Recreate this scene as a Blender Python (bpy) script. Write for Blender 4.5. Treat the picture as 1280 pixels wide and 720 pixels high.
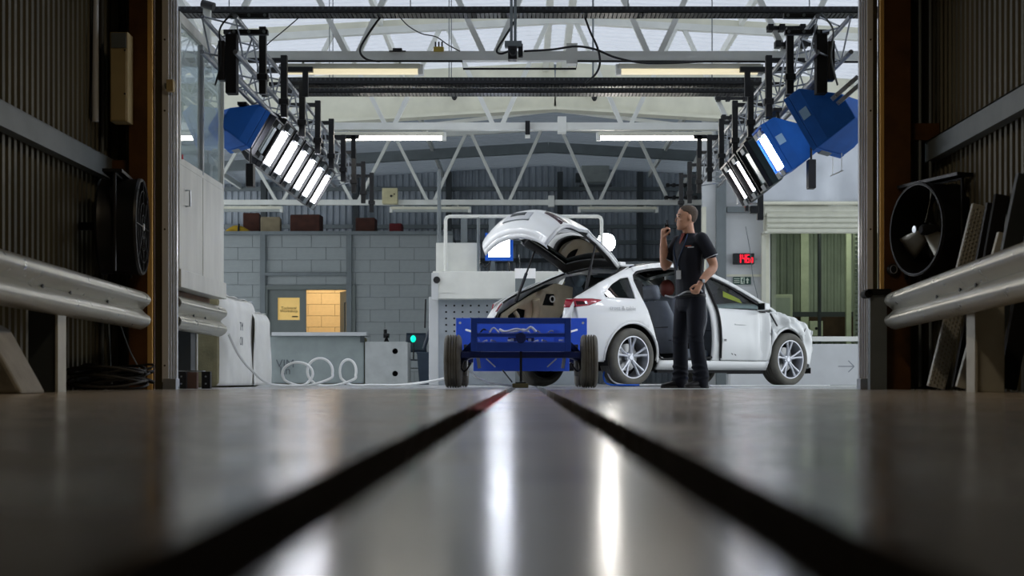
import bpy, bmesh, math, random
from mathutils import Vector, Matrix, Quaternion
from mathutils.geometry import delaunay_2d_cdt

# ------------------------------------------------------------------ scene, camera, light
scene = bpy.context.scene
col = scene.collection
for o in list(bpy.data.objects):
    bpy.data.objects.remove(o, do_unlink=True)

F = 1778.0            # focal length in pixels of a 1280 px wide frame (50 mm on 36 mm)
VX, VY, ZC = 658.0, 475.5, 0.075
cam_data = bpy.data.cameras.new('camera')
cam = bpy.data.objects.new('camera', cam_data)
col.objects.link(cam)
cam.location = (0, 0, ZC)
cam.rotation_euler = (math.pi / 2, 0, 0)
cam_data.sensor_width = 36.0
cam_data.lens = F * 36.0 / 1280.0
cam_data.shift_x = -(VX - 640.0) / 1280.0
cam_data.shift_y = (VY - 360.0) / 1280.0
cam_data.clip_start = 0.02
cam_data.clip_end = 200
cam_data.dof.use_dof = True
cam_data.dof.focus_distance = 16.0
cam_data.dof.aperture_fstop = 2.8
scene.camera = cam

world = bpy.data.worlds.new('world')
scene.world = world
world.use_nodes = True
wb = world.node_tree.nodes['Background']
wb.inputs[0].default_value = (0.90, 0.95, 1.0, 1)
wb.inputs[1].default_value = 1.5

scene.view_settings.view_transform = 'Standard'
scene.view_settings.look = 'None'
scene.view_settings.gamma = 1.0
scene.view_settings.use_curve_mapping = False
scene.view_settings.exposure = 0.35
try:
    scene.cycles.use_denoising = True
    scene.cycles.max_bounces = 8
    scene.cycles.sample_clamp_indirect = 6.0
except Exception:
    pass

# lamp strengths (used where each lamp is built)
E_FLOOD = 23.0
E_TUBE = 14.0
E_LED = 22.0
E_SPOT = 80.0
E_ROOM = 9.0

# the tunnel's own dim warm ceiling lamp
ld = bpy.data.lights.new('tunnel_lamp', 'AREA'); ld.energy = 38; ld.color = (1.0, 0.80, 0.55); ld.shape = 'RECTANGLE'; ld.size = 0.3; ld.size_y = 2.0
lo = bpy.data.objects.new('tunnel_lamp', ld); col.objects.link(lo); lo.location = (0, 7.5, 4.15)

# ------------------------------------------------------------------ helpers
rnd = random.Random(7)

def lin(c):
    return tuple(((v / 12.92) if v <= 0.04045 else ((v + 0.055) / 1.055) ** 2.4) for v in c)

def hexc(h):
    return lin(tuple(int(h[i:i + 2], 16) / 255.0 for i in (0, 2, 4)))

def W(px, py, Y):
    """the point at depth Y that the photograph shows at this pixel"""
    return Vector(((px - VX) * Y / F, Y, (VY - py) * Y / F + ZC))

def WX(px, Y):
    return (px - VX) * Y / F

def WZ(py, Y):
    return (VY - py) * Y / F + ZC

MATS = {}
def mat(name, color, rough=0.5, metal=0.0, var=0.12, scale=6.0, bump=0.0, bscale=40.0, spec=0.5,
        stretch=(1, 1, 1), rvar=0.0, emit=None, estr=0.0, trans=0.0, alpha=1.0, coat=0.0, ior=1.45):
    if name in MATS:
        return MATS[name]
    if isinstance(color, str):
        color = hexc(color)
    m = bpy.data.materials.new(name)
    m.use_nodes = True
    nt = m.node_tree
    b = nt.nodes['Principled BSDF']
    b.inputs['Roughness'].default_value = rough
    b.inputs['Metallic'].default_value = metal
    b.inputs['Specular IOR Level'].default_value = spec
    b.inputs['IOR'].default_value = ior
    b.inputs['Transmission Weight'].default_value = trans
    b.inputs['Alpha'].default_value = alpha
    b.inputs['Coat Weight'].default_value = coat
    tc = nt.nodes.new('ShaderNodeTexCoord')
    mp = nt.nodes.new('ShaderNodeMapping')
    mp.inputs['Scale'].default_value = stretch
    nt.links.new(tc.outputs['Object'], mp.inputs[0])
    nz = nt.nodes.new('ShaderNodeTexNoise')
    nz.inputs['Scale'].default_value = scale
    nz.inputs['Detail'].default_value = 5
    nt.links.new(mp.outputs[0], nz.inputs['Vector'])
    if var > 0:
        rp = nt.nodes.new('ShaderNodeValToRGB')
        rp.color_ramp.elements[0].position = 0.3
        rp.color_ramp.elements[1].position = 0.7
        rp.color_ramp.elements[0].color = tuple(max(0, c * (1 - var)) for c in color) + (1,)
        rp.color_ramp.elements[1].color = tuple(min(1, c * (1 + var)) for c in color) + (1,)
        nt.links.new(nz.outputs[0], rp.inputs[0])
        nt.links.new(rp.outputs[0], b.inputs['Base Color'])
    else:
        b.inputs['Base Color'].default_value = tuple(color) + (1,)
    if rvar > 0:
        mr = nt.nodes.new('ShaderNodeMapRange')
        mr.inputs['To Min'].default_value = max(0.02, rough - rvar)
        mr.inputs['To Max'].default_value = min(1, rough + rvar)
        mr.inputs['From Min'].default_value = 0.3
        mr.inputs['From Max'].default_value = 0.7
        nt.links.new(nz.outputs[0], mr.inputs['Value'])
        nt.links.new(mr.outputs[0], b.inputs['Roughness'])
    if bump > 0:
        n2 = nt.nodes.new('ShaderNodeTexNoise')
        n2.inputs['Scale'].default_value = bscale
        n2.inputs['Detail'].default_value = 4
        nt.links.new(mp.outputs[0], n2.inputs['Vector'])
        bp = nt.nodes.new('ShaderNodeBump')
        bp.inputs['Strength'].default_value = bump
        bp.inputs['Distance'].default_value = 0.02
        nt.links.new(n2.outputs[0], bp.inputs['Height'])
        nt.links.new(bp.outputs[0], b.inputs['Normal'])
    if emit is not None:
        if isinstance(emit, str):
            emit = hexc(emit)
        b.inputs['Emission Color'].default_value = tuple(emit) + (1,)
        b.inputs['Emission Strength'].default_value = estr
    MATS[name] = m
    return m

class MB:
    """collects simple shapes into one mesh"""
    def __init__(self):
        self.v = []
        self.f = []

    def add(self, vs, fs):
        n = len(self.v)
        self.v += [tuple(v) for v in vs]
        self.f += [tuple(i + n for i in f) for f in fs]
        return self

    def box(self, c, s, rot=None):
        c = Vector(c)
        hx, hy, hz = s[0] / 2, s[1] / 2, s[2] / 2
        vs = [Vector((x, y, z)) for z in (-hz, hz) for y in (-hy, hy) for x in (-hx, hx)]
        if rot is not None:
            vs = [rot @ v for v in vs]
        vs = [v + c for v in vs]
        return self.add(vs, [(0, 2, 3, 1), (4, 5, 7, 6), (0, 1, 5, 4), (2, 6, 7, 3), (0, 4, 6, 2), (1, 3, 7, 5)])

    def span(self, a, b):
        a, b = Vector(a), Vector(b)
        return self.box((a + b) / 2, [abs(b[i] - a[i]) for i in range(3)])

    def bar(self, a, b, w, h, up=(0, 0, 1)):
        """rectangular bar from a to b"""
        a, b = Vector(a), Vector(b)
        d = (b - a)
        L = d.length
        d = d / L
        u = Vector(up)
        s = d.cross(u)
        if s.length < 1e-4:
            s = d.cross(Vector((1, 0, 0)))
        s.normalize()
        t = s.cross(d)
        vs = []
        for p in (a, b):
            for i, j in ((-1, -1), (1, -1), (1, 1), (-1, 1)):
                vs.append(p + s * (i * w / 2) + t * (j * h / 2))
        return self.add(vs, [(3, 2, 1, 0), (4, 5, 6, 7), (0, 1, 5, 4), (1, 2, 6, 5), (2, 3, 7, 6), (3, 0, 4, 7)])

    def tube(self, pts, r, n=10, cap=True, closed=False, sy=1.0):
        """round tube along a polyline; r a number or one radius per point"""
        pts = [Vector(p) for p in pts]
        m = len(pts)
        rs = [r] * m if isinstance(r, (int, float)) else list(r)
        tang = []
        for i in range(m):
            if closed:
                t = pts[(i + 1) % m] - pts[i - 1]
            else:
                t = pts[min(i + 1, m - 1)] - pts[max(i - 1, 0)]
            if t.length < 1e-9:
                t = Vector((0, 0, 1))
            tang.append(t.normalized())
        nrm = tang[0].orthogonal().normalized()
        vs, fs = [], []
        for i in range(m):
            if i:
                q = tang[i - 1].rotation_difference(tang[i])
                nrm = q @ nrm
            bn = tang[i].cross(nrm).normalized()
            for k in range(n):
                a = 2 * math.pi * k / n
                vs.append(pts[i] + nrm * (math.cos(a) * rs[i]) + bn * (math.sin(a) * rs[i] * sy))
        for i in range(m if closed else m - 1):
            j = (i + 1) % m
            for k in range(n):
                k2 = (k + 1) % n
                fs.append((i * n + k, i * n + k2, j * n + k2, j * n + k))
        if cap and not closed:
            fs.append(tuple(range(n))[::-1])
            fs.append(tuple((m - 1) * n + k for k in range(n)))
        return self.add(vs, fs)

    def loft(self, rings, cap=True):
        """rings: equally long lists of points"""
        n = len(rings[0])
        vs = [p for r in rings for p in r]
        fs = []
        for i in range(len(rings) - 1):
            for k in range(n):
                k2 = (k + 1) % n
                fs.append((i * n + k, i * n + k2, (i + 1) * n + k2, (i + 1) * n + k))
        if cap:
            fs.append(tuple(range(n))[::-1])
            fs.append(tuple((len(rings) - 1) * n + k for k in range(n)))
        return self.add(vs, fs)

    def lathe(self, prof, c=(0, 0, 0), axis='Y', n=32, rot=None):
        """prof: (radius, along) pairs turned about an axis through c"""
        c = Vector(c)
        vs, fs = [], []
        for (r, t) in prof:
            for k in range(n):
                a = 2 * math.pi * k / n
                x, z = r * math.cos(a), r * math.sin(a)
                p = {'Y': Vector((x, t, z)), 'Z': Vector((x, z, t)), 'X': Vector((t, x, z))}[axis]
                if rot is not None:
                    p = rot @ p
                vs.append(p + c)
        for i in range(len(prof) - 1):
            for k in range(n):
                k2 = (k + 1) % n
                fs.append((i * n + k, i * n + k2, (i + 1) * n + k2, (i + 1) * n + k))
        return self.add(vs, fs)

    def prism(self, poly, place, t0, t1):
        """extrude a 2D polygon; place(u, v, t) gives the 3D point"""
        n = len(poly)
        vs = [place(u, v, t0) for u, v in poly] + [place(u, v, t1) for u, v in poly]
        fs = [tuple(range(n))[::-1], tuple(range(n, 2 * n))]
        for k in range(n):
            k2 = (k + 1) % n
            fs.append((k, k2, n + k2, n + k))
        return self.add(vs, fs)

    def grid(self, nu, nv, fn):
        vs = [fn(i / nu, j / nv) for j in range(nv + 1) for i in range(nu + 1)]
        fs = [(j * (nu + 1) + i, j * (nu + 1) + i + 1, (j + 1) * (nu + 1) + i + 1, (j + 1) * (nu + 1) + i)
              for j in range(nv) for i in range(nu)]
        return self.add(vs, fs)

    def ball(self, c, r, n=16, m=10):
        c = Vector(c)
        rr = (r, r, r) if isinstance(r, (int, float)) else r
        rings = []
        for i in range(m + 1):
            a = math.pi * (i / m) - math.pi / 2
            a = max(min(a, math.pi / 2 - 0.02), -math.pi / 2 + 0.02)
            rings.append([c + Vector((rr[0] * math.cos(a) * math.cos(2 * math.pi * k / n),
                                      rr[1] * math.cos(a) * math.sin(2 * math.pi * k / n),
                                      rr[2] * math.sin(a))) for k in range(n)])
        return self.loft(rings)

    def mesh(self, name):
        me = bpy.data.meshes.new(name)
        me.from_pydata(self.v, [], self.f)
        me.update()
        bm = bmesh.new()
        bm.from_mesh(me)
        bmesh.ops.recalc_face_normals(bm, faces=bm.faces)
        bm.to_mesh(me)
        bm.free()
        return me

    def build(self, name, material, parent=None, smooth=False, bevel=0.0, solid=0.0, sub=0, angle=40):
        me = self.mesh(name)
        return link(name, me, material, parent, smooth, bevel, solid, sub, angle)

def link(name, me, material, parent=None, smooth=False, bevel=0.0, solid=0.0, sub=0, angle=40):
    o = bpy.data.objects.new(name, me)
    col.objects.link(o)
    if material is not None and not me.materials:
        me.materials.append(material)
    if parent is not None:
        o.parent = parent
    if smooth:
        me.polygons.foreach_set('use_smooth', [True] * len(me.polygons))
        try:
            me.set_sharp_from_angle(angle=math.radians(angle))
        except Exception:
            pass
    if solid:
        s = o.modifiers.new('thickness', 'SOLIDIFY')
        s.thickness = solid
        s.offset = 0
    if sub:
        s = o.modifiers.new('sub', 'SUBSURF')
        s.levels = s.render_levels = sub
    if bevel:
        b = o.modifiers.new('edge', 'BEVEL')
        b.width = bevel
        b.segments = 2
        b.limit_method = 'ANGLE'
    return o

def tag(o, label=None, cat=None, group=None, kind=None):
    if label: o['label'] = label
    if cat: o['category'] = cat
    if group: o['group'] = group
    if kind: o['kind'] = kind
    return o

def empty(name, loc=(0, 0, 0), rz=0.0):
    o = bpy.data.objects.new(name, None)
    o.empty_display_size = 0.1
    col.objects.link(o)
    o.location = loc
    o.rotation_euler = (0, 0, rz)
    return o

def thing(name, label, cat, loc=(0, 0, 0), rz=0.0, group=None):
    return tag(empty(name, loc, rz), label, cat, group)

def struct(o):
    o['kind'] = 'structure'
    return o

def text_mesh(name, body, size, material, parent, matrix, align='CENTER'):
    """flat lettering as a mesh part"""
    cu = bpy.data.curves.new(name, 'FONT')
    cu.body = body
    cu.size = size
    cu.align_x = align
    cu.align_y = 'CENTER'
    cu.extrude = 0.0008
    tmp = bpy.data.objects.new(name, cu)
    col.objects.link(tmp)
    dg = bpy.context.evaluated_depsgraph_get()
    me = bpy.data.meshes.new_from_object(tmp.evaluated_get(dg))
    bpy.data.objects.remove(tmp, do_unlink=True)
    me.materials.clear()
    o = link(name, me, material, parent)
    o.matrix_local = matrix
    return o

def frame_matrix(origin, xdir, ydir):
    x = Vector(xdir).normalized()
    y = Vector(ydir).normalized()
    z = x.cross(y).normalized()
    m = Matrix((x, y, z)).transposed().to_4x4()
    m.translation = Vector(origin)
    return m

def inside(p, poly):
    x, y = p
    r = False
    n = len(poly)
    for i in range(n):
        x1, y1 = poly[i]
        x2, y2 = poly[(i + 1) % n]
        if (y1 > y) != (y2 > y) and x < (x2 - x1) * (y - y1) / (y2 - y1) + x1:
            r = not r
    return r

def densify(poly, step):
    out = []
    n = len(poly)
    for i in range(n):
        a = Vector(poly[i]); b = Vector(poly[(i + 1) % n])
        k = max(1, int((b - a).length / step))
        for j in range(k):
            out.append(tuple(a + (b - a) * (j / k)))
    return out

def sheet(outline, holes, place, step=0.06):
    """a curved sheet cut to an outline (with holes); place(u, v) -> 3D. Returns an MB"""
    loops = [densify(outline, step)] + [densify(h, step) for h in holes]
    pts, edges = [], []
    for lp in loops:
        n0 = len(pts)
        pts += [Vector(p) for p in lp]
        edges += [(n0 + i, n0 + (i + 1) % len(lp)) for i in range(len(lp))]
    us = [p[0] for p in outline]; vs = [p[1] for p in outline]
    u = min(us) + step * 0.5
    allp = [Vector(p) for lp in loops for p in lp]
    while u < max(us):
        v = min(vs) + step * 0.5
        while v < max(vs):
            if inside((u, v), outline) and not any(inside((u, v), h) for h in holes):
                q = Vector((u, v))
                if all((q - p).length_squared > (step * 0.45) ** 2 for p in allp):
                    pts.append(q)
            v += step
        u += step
    r = delaunay_2d_cdt(pts, edges, [], 0, 1e-6)
    ov, of = r[0], r[2]
    m = MB()
    fs = []
    for f in of:
        c = sum((ov[i] for i in f), Vector((0, 0))) / len(f)
        if inside(c, loops[0]) and not any(inside(c, h) for h in loops[1:]):
            fs.append(tuple(f))
    used = sorted({i for f in fs for i in f})
    ix = {k: i for i, k in enumerate(used)}
    m.add([place(ov[k][0], ov[k][1]) for k in used], [tuple(ix[i] for i in f) for f in fs])
    return m

def interp(tab, x):
    if x <= tab[0][0]: return tab[0][1]
    for (a, va), (b, vb) in zip(tab, tab[1:]):
        if x <= b:
            t = (x - a) / (b - a)
            return va + (vb - va) * t
    return tab[-1][1]

def smooth_interp(tab, x):
    """Catmull-Rom through the table"""
    n = len(tab)
    if x <= tab[0][0]: return tab[0][1]
    if x >= tab[-1][0]: return tab[-1][1]
    for i in range(n - 1):
        if x <= tab[i + 1][0]:
            x0, y0 = tab[i]; x1, y1 = tab[i + 1]
            m0 = (tab[i + 1][1] - tab[i - 1][1]) / (tab[i + 1][0] - tab[i - 1][0]) if i > 0 else (y1 - y0) / (x1 - x0)
            m1 = (tab[i + 2][1] - tab[i][1]) / (tab[i + 2][0] - tab[i][0]) if i < n - 2 else (y1 - y0) / (x1 - x0)
            h = x1 - x0; t = (x - x0) / h
            return ((2*t**3 - 3*t*t + 1) * y0 + (t**3 - 2*t*t + t) * h * m0 + (-2*t**3 + 3*t*t) * y1 + (t**3 - t*t) * h * m1)

def curve_pts(pts, k=8, closed=False):
    """Catmull-Rom polyline through 3D points"""
    P = [Vector(p) for p in pts]
    n = len(P)
    out = []
    for i in range(n if closed else n - 1):
        p0 = P[i - 1] if (closed or i > 0) else P[0]
        p1 = P[i]; p2 = P[(i + 1) % n]
        p3 = P[(i + 2) % n] if (closed or i + 2 < n) else P[-1]
        for j in range(k):
            t = j / k
            out.append(0.5 * ((2 * p1) + (p2 - p0) * t + (2*p0 - 5*p1 + 4*p2 - p3) * t*t + (3*p1 - p0 - 3*p2 + p3) * t**3))
    if not closed:
        out.append(P[-1])
    return out

def copy_tree(o, parent=None):
    c = o.copy()
    col.objects.link(c)
    c.parent = parent
    for ch in list(o.children):
        copy_tree(ch, c)
    return c

# ------------------------------------------------------------------ materials
def floor_mat(name, c1, c2, r0, r1, bump=0.05):
    m = bpy.data.materials.new(name); m.use_nodes = True
    nt = m.node_tree; b = nt.nodes['Principled BSDF']
    tc = nt.nodes.new('ShaderNodeTexCoord')
    n1 = nt.nodes.new('ShaderNodeTexNoise'); n1.inputs['Scale'].default_value = 0.9; n1.inputs['Detail'].default_value = 8
    n2 = nt.nodes.new('ShaderNodeTexNoise'); n2.inputs['Scale'].default_value = 5.0; n2.inputs['Detail'].default_value = 6
    n3 = nt.nodes.new('ShaderNodeTexNoise'); n3.inputs['Scale'].default_value = 60.0; n3.inputs['Detail'].default_value = 3
    for n in (n1, n2, n3):
        nt.links.new(tc.outputs['Object'], n.inputs['Vector'])
    rp = nt.nodes.new('ShaderNodeValToRGB')
    rp.color_ramp.elements[0].position = 0.35; rp.color_ramp.elements[1].position = 0.68
    rp.color_ramp.elements[0].color = c1 + (1,); rp.color_ramp.elements[1].color = c2 + (1,)
    nt.links.new(n1.outputs[0], rp.inputs[0])
    nt.links.new(rp.outputs[0], b.inputs['Base Color'])
    mr = nt.nodes.new('ShaderNodeMapRange')
    mr.inputs['From Min'].default_value = 0.35; mr.inputs['From Max'].default_value = 0.65
    mr.inputs['To Min'].default_value = r0; mr.inputs['To Max'].default_value = r1
    nt.links.new(n2.outputs[0], mr.inputs['Value']); nt.links.new(mr.outputs[0], b.inputs['Roughness'])
    bp = nt.nodes.new('ShaderNodeBump'); bp.inputs['Strength'].default_value = bump; bp.inputs['Distance'].default_value = 0.004
    nt.links.new(n3.outputs[0], bp.inputs['Height']); nt.links.new(bp.outputs[0], b.inputs['Normal'])
    MATS[name] = m
    return m

M_FLOOR = floor_mat('polished_concrete', (0.33, 0.28, 0.22), (0.48, 0.415, 0.335), 0.14, 0.25)
M_STRIP = floor_mat('track_strip', (0.58, 0.525, 0.515), (0.72, 0.66, 0.645), 0.15, 0.23)
M_HALL = floor_mat('hall_floor_paint', (0.40, 0.41, 0.42), (0.55, 0.56, 0.57), 0.22, 0.36)
M_SLOT = mat('slot_black', (0.004, 0.004, 0.004), 0.9, spec=0.05)
M_CORR = mat('olive_cladding', '4b4735', 0.45, 0.2, var=0.25, scale=3, stretch=(1, 1, .2))
M_CORRB = mat('slate_cladding', 'a3abb4', 0.55, 0.1, var=0.15, scale=2)
def translucent_mat(name, color, k):
    m = bpy.data.materials.new(name); m.use_nodes = True
    nt = m.node_tree; nt.nodes.clear()
    out = nt.nodes.new('ShaderNodeOutputMaterial'); mx = nt.nodes.new('ShaderNodeMixShader')
    d = nt.nodes.new('ShaderNodeBsdfDiffuse'); t = nt.nodes.new('ShaderNodeBsdfTranslucent')
    tc = nt.nodes.new('ShaderNodeTexCoord'); nz = nt.nodes.new('ShaderNodeTexNoise'); nz.inputs['Scale'].default_value = 1.2
    rp = nt.nodes.new('ShaderNodeValToRGB')
    rp.color_ramp.elements[0].color = tuple(c * 0.9 for c in color) + (1,); rp.color_ramp.elements[1].color = tuple(color) + (1,)
    nt.links.new(tc.outputs['Object'], nz.inputs['Vector']); nt.links.new(nz.outputs[0], rp.inputs[0])
    nt.links.new(rp.outputs[0], d.inputs[0]); nt.links.new(rp.outputs[0], t.inputs[0])
    mx.inputs[0].default_value = k
    nt.links.new(d.outputs[0], mx.inputs[1]); nt.links.new(t.outputs[0], mx.inputs[2]); nt.links.new(mx.outputs[0], out.inputs[0])
    MATS[name] = m
    return m
M_ROOF = translucent_mat('translucent_white_roof_sheet', hexc('d5d8df'), 0.44)  # translucency assumed, to let soft daylight through the front roof
M_ROOFD = translucent_mat('translucent_grey_roof_sheet', hexc('8d959c'), 0.20)  # rear sheet made slightly translucent to brighten the dark back bay
M_WHITE = mat('white_steel', 'dfe1db', 0.45, var=0.06, scale=4)
M_CREAM = mat('cream_paint', 'd9d8c6', 0.5, var=0.07, scale=4)
M_GREYST = mat('grey_steel_paint', '6f777a', 0.5, var=0.1, scale=4)
M_DGREY = mat('dark_grey_paint', '3b4144', 0.5, var=0.12, scale=4)
M_BLACK = mat('black_paint', '141518', 0.45, var=0.2, scale=9)
M_BLACKM = mat('black_matt', '0b0c0e', 0.8, var=0.2, scale=9)
M_OXIDE = mat('red_oxide_steel', '57360f', 0.6, var=0.3, scale=5, bump=0.1)
M_TIMBER = mat('yellow_edge', 'e0b468', 0.6, var=0.15, scale=12, stretch=(1, 1, .1))
M_ALU = mat('aluminium', 'b9bdc2', 0.32, 0.85, var=0.08, scale=8, rvar=0.06)
M_TRACK = mat('track_steel', 'dfe3ea', 0.3, 0.1, var=0.03, scale=2)
M_GALV = mat('galvanised_steel', 'a9a79b', 0.36, 0.85, var=0.18, scale=14, rvar=0.1, bump=0.03)
M_BLOCK = mat('painted_block', '969d9e', 0.75, var=0.04, scale=5, bump=0.15, bscale=60)
M_MORTAR = mat('mortar', '7b8284', 0.9, var=0.08)
M_DOORG = mat('grey_door_paint', '6b7371', 0.5, var=0.05)
M_CONC = mat('concrete', 'a5a49a', 0.85, var=0.15, scale=5, bump=0.2, bscale=50)
M_PANEL = mat('white_wall_panel', 'c9ccce', 0.55, var=0.05, scale=3)
M_GLASS = mat('clear_glass', (0.92, 0.97, 0.96), 0.03, var=0, trans=1.0, ior=1.3)
M_RED = mat('red_paint', 'c8102a', 0.5, var=0.1)
M_CABLE = mat('black_cable', '0d0d0f', 0.55, var=0.1)

# ------------------------------------------------------------------ ground
YT = 11.95   # where the tunnel ends and the hall begins
def slab(x0, x1, y0, y1, m, name='floor', z=0.0, d=0.12):
    return struct(MB().span((x0, y0, z - d), (x1, y1, z)).build(name, m))
GI, GO = 0.100, 0.166          # inner and outer edge of the tow slots
slab(-3.75, -GO, -4, YT, M_FLOOR)
slab(GO, 3.65, -4, YT, M_FLOOR)
slab(-GI, GI, -4, YT, M_STRIP)
slab(-10, -GO, YT + 0.012, 37, M_HALL)
slab(GO, 10, YT + 0.012, 37, M_HALL)
slab(-GI, GI, YT + 0.012, 22, M_HALL)
slab(-GO, GO, 22.0, 37, M_HALL)
slab(-0.6, 0.6, -4, 24, M_SLOT, z=-0.121, d=0.05)
# drive cable lying in the slots, its guide painted red near the trolley
for sx, name in ((-1, 'trim_1'), (1, 'trim_2')):
    g = struct(MB().tube([(sx * 0.128, -3, -0.095), (sx * 0.128, 21.5, -0.095)], 0.012, 8).build(name, M_BLACKM, smooth=True))
struct(MB().span((-GO + 0.004, 5.4, -0.06), (-GI - 0.004, 12.6, -0.035)).build('trim_3', M_RED))

# ------------------------------------------------------------------ corrugated sheets
def corrugated(u0, u1, place, p, d, v0, v1, lead=0.35):
    m = MB()
    us = []
    u = u0
    while u < u1:
        us += [(u, 0), (u + p * lead, 0), (u + p * (lead + 0.12), d), (u + p * 0.88, d)]
        u += p
    us.append((u1, 0))
    vs = [place(a, v0, b) for a, b in us] + [place(a, v1, b) for a, b in us]
    n = len(us)
    return m.add(vs, [(i, i + 1, n + i + 1, n + i) for i in range(n - 1)])

struct(corrugated(-4.0, 12.3, lambda u, v, t: (-3.62 + t, u, v), 0.115, 0.03, 0, 4.6).build('wall_left', M_CORR, solid=0.004))
struct(corrugated(-4.0, 12.3, lambda u, v, t: (3.52 - t, u, v), 0.118, 0.03, 0, 4.6).build('wall_right', M_CORR, solid=0.004))
struct(MB().span((-3.7, -4.0, 4.2), (3.6, 12.2, 4.3)).build('ceiling', M_DGREY))
# end walls of the tunnel beside the opening, and its lintel
struct(corrugated(-3.62, -3.18, lambda u, v, t: (u, 12.25 - t, v), 0.12, 0.03, 0, 4.6).build('wall_end_left', M_CORR, solid=0.004))
struct(corrugated(3.06, 3.52, lambda u, v, t: (u, 12.25 - t, v), 0.12, 0.03, 0, 4.6).build('wall_end_right', M_CORR, solid=0.004))
struct(MB().span((-3.6, 12.0, 3.62), (3.5, 12.25, 4.6)).build('wall_lintel', M_CORR))

# wall girts
def girt(sx, x, z):
    m = MB()
    m.span((x, 1.2, z), (x - sx * 0.09, 12.1, z + 0.012))
    m.span((x - sx * 0.078, 1.2, z - 0.15), (x - sx * 0.09, 12.1, z + 0.012))
    m.span((x, 1.2, z - 0.162), (x - sx * 0.09, 12.1, z - 0.15))
    return m
struct(girt(-1, -3.58, 1.93).build('trim_4', M_GREYST))
struct(girt(1, 3.48, 2.09).build('trim_5', M_GREYST))
struct(MB().span((-3.58, 11.98, 1.79), (-3.30, 12.08, 1.93)).build('trim_6', M_OXIDE))
struct(MB().span((3.22, 11.98, 2.10), (3.48, 12.08, 2.24)).build('trim_7', M_OXIDE))

# the steel columns of the opening with their yellow edge and the pale door track
def opening(sx, xc0, xc1, xtrack0, xtrack1, n):
    c = empty('opening_column', (0, 0, 0)); struct(c); c.name = 'trim_%d' % n
    a, b = min(xc0, xc1), max(xc0, xc1)
    m = MB()
    m.span((a, 11.90, 0), (b, 11.925, 4.3))
    m.span(((a + b) / 2 - 0.01, 11.925, 0), ((a + b) / 2 + 0.01, 12.10, 4.3))
    m.span((a, 12.10, 0), (b, 12.125, 4.3))
    m.build('column', M_OXIDE, c)
    inner = xc1
    MB().span((inner - 0.004, 11.895, 0), (inner - sx * 0.034, 11.93, 4.3)).build('edge_strip', M_TIMBER, c)
    # dark filler between column and track
    MB().span((inner - sx * 0.03, 12.02, 0), (xtrack0, 12.06, 4.3)).build('filler_board', M_CORR, c)
    t0, t1 = xtrack0, xtrack1
    w = t1 - t0
    MB().span((t0, 12.0, 0.06), (t0 + w * 0.48, 12.10, 4.3)).build('track_plate', M_TRACK, c, bevel=0.004)
    for k in range(3):
        x0 = t0 + w * (0.52 + 0.16 * k)
        MB().span((x0, 12.02 + 0.015 * k, 0.06), (x0 + w * 0.11, 12.1, 4.3)).build('track_rail', M_TRACK, c, bevel=0.003)
    MB().span((t0 + w * 0.1, 11.985, 0.0), (t1 + w * 0.02, 12.11, 0.09)).build('track_shoe', M_ALU, c, bevel=0.004)
    for z in (0.2, 1.35, 2.35, 2.95):
        MB().lathe([(0.001, -0.006), (0.008, -0.006), (0.008, 0.0)], (t0 + w * 0.2, 12.0, z), 'Y', 10).build('bolt', M_BLACK, c)
    return c
opening(-1, -3.325, -3.165, -3.075, -2.955, 8)
opening(1, 3.215, 2.995, 2.925, 2.815, 9)
# black closing bracket and grey board on the opening's right side
pst = thing('door_buffer', 'black rubber door buffer on a grey steel upright beside the opening', 'buffer', (2.95, 11.75, 0))
MB().span((-0.11, 0.0, 0), (0.03, 0.09, 0.78)).build('upright', M_GREYST, pst, bevel=0.004)
MB().span((-0.14, -0.03, 0.78), (0.06, 0.11, 0.83)).build('buffer_plate', M_BLACK, pst, bevel=0.006)
MB().tube([(-0.13, -0.03, 0.79), (-0.13, 0.11, 0.79)], 0.035, 14).build('roller', M_BLACKM, pst, smooth=True)

# ------------------------------------------------------------------ hall shell
struct(corrugated(-10, 4.1, lambda u, v, t: (u, 36 - t, v), 0.16, 0.035, 0, 5.7).build('wall_back', M_CORRB, solid=0.004))
struct(MB().span((-3.7, -4.1, 0), (3.6, -4.0, 4.3)).build('wall_light_stop', M_CORR))  # unseen wall added behind the camera to keep sky light out
struct(MB().span((-10, 12.26, 0), (-3.62, 12.36, 5.6)).build('wall_front_left', M_PANEL))
struct(MB().span((3.52, 12.26, 0), (10, 12.36, 5.6)).build('wall_front_right', M_PANEL))
struct(MB().span((-3.62, 12.26, 4.3), (3.52, 12.36, 5.6)).build('wall_front_top', M_PANEL))
RX, RZ, EZ = 0.49, 5.50, 4.95       # ridge
def roofz(x):
    return RZ - abs(x - RX) * (RZ - EZ) / 9.5
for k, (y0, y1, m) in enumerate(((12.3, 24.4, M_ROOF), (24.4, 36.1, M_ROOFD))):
    for (xa, xb) in ((-10, RX), (RX, 10)):
        struct(corrugated(y0, y1, lambda u, v, t: (v, u, roofz(v) + t), 0.25, 0.035, xa, xb, lead=0.6).build('ceiling', m))
# ridge purlins
for x in (RX - 0.16, RX + 0.16):
    struct(MB().span((x - 0.05, 12.4, RZ - 0.16), (x + 0.05, 24.2, RZ - 0.02)).build('trim_10', M_WHITE))
for x in (-7.2, -4.6, -2.1, 3.1, 5.6, 8.2):
    struct(MB().span((x - 0.03, 12.4, roofz(x) - 0.16), (x + 0.03, 35.9, roofz(x) - 0.03)).build('trim_11', M_WHITE))
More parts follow.
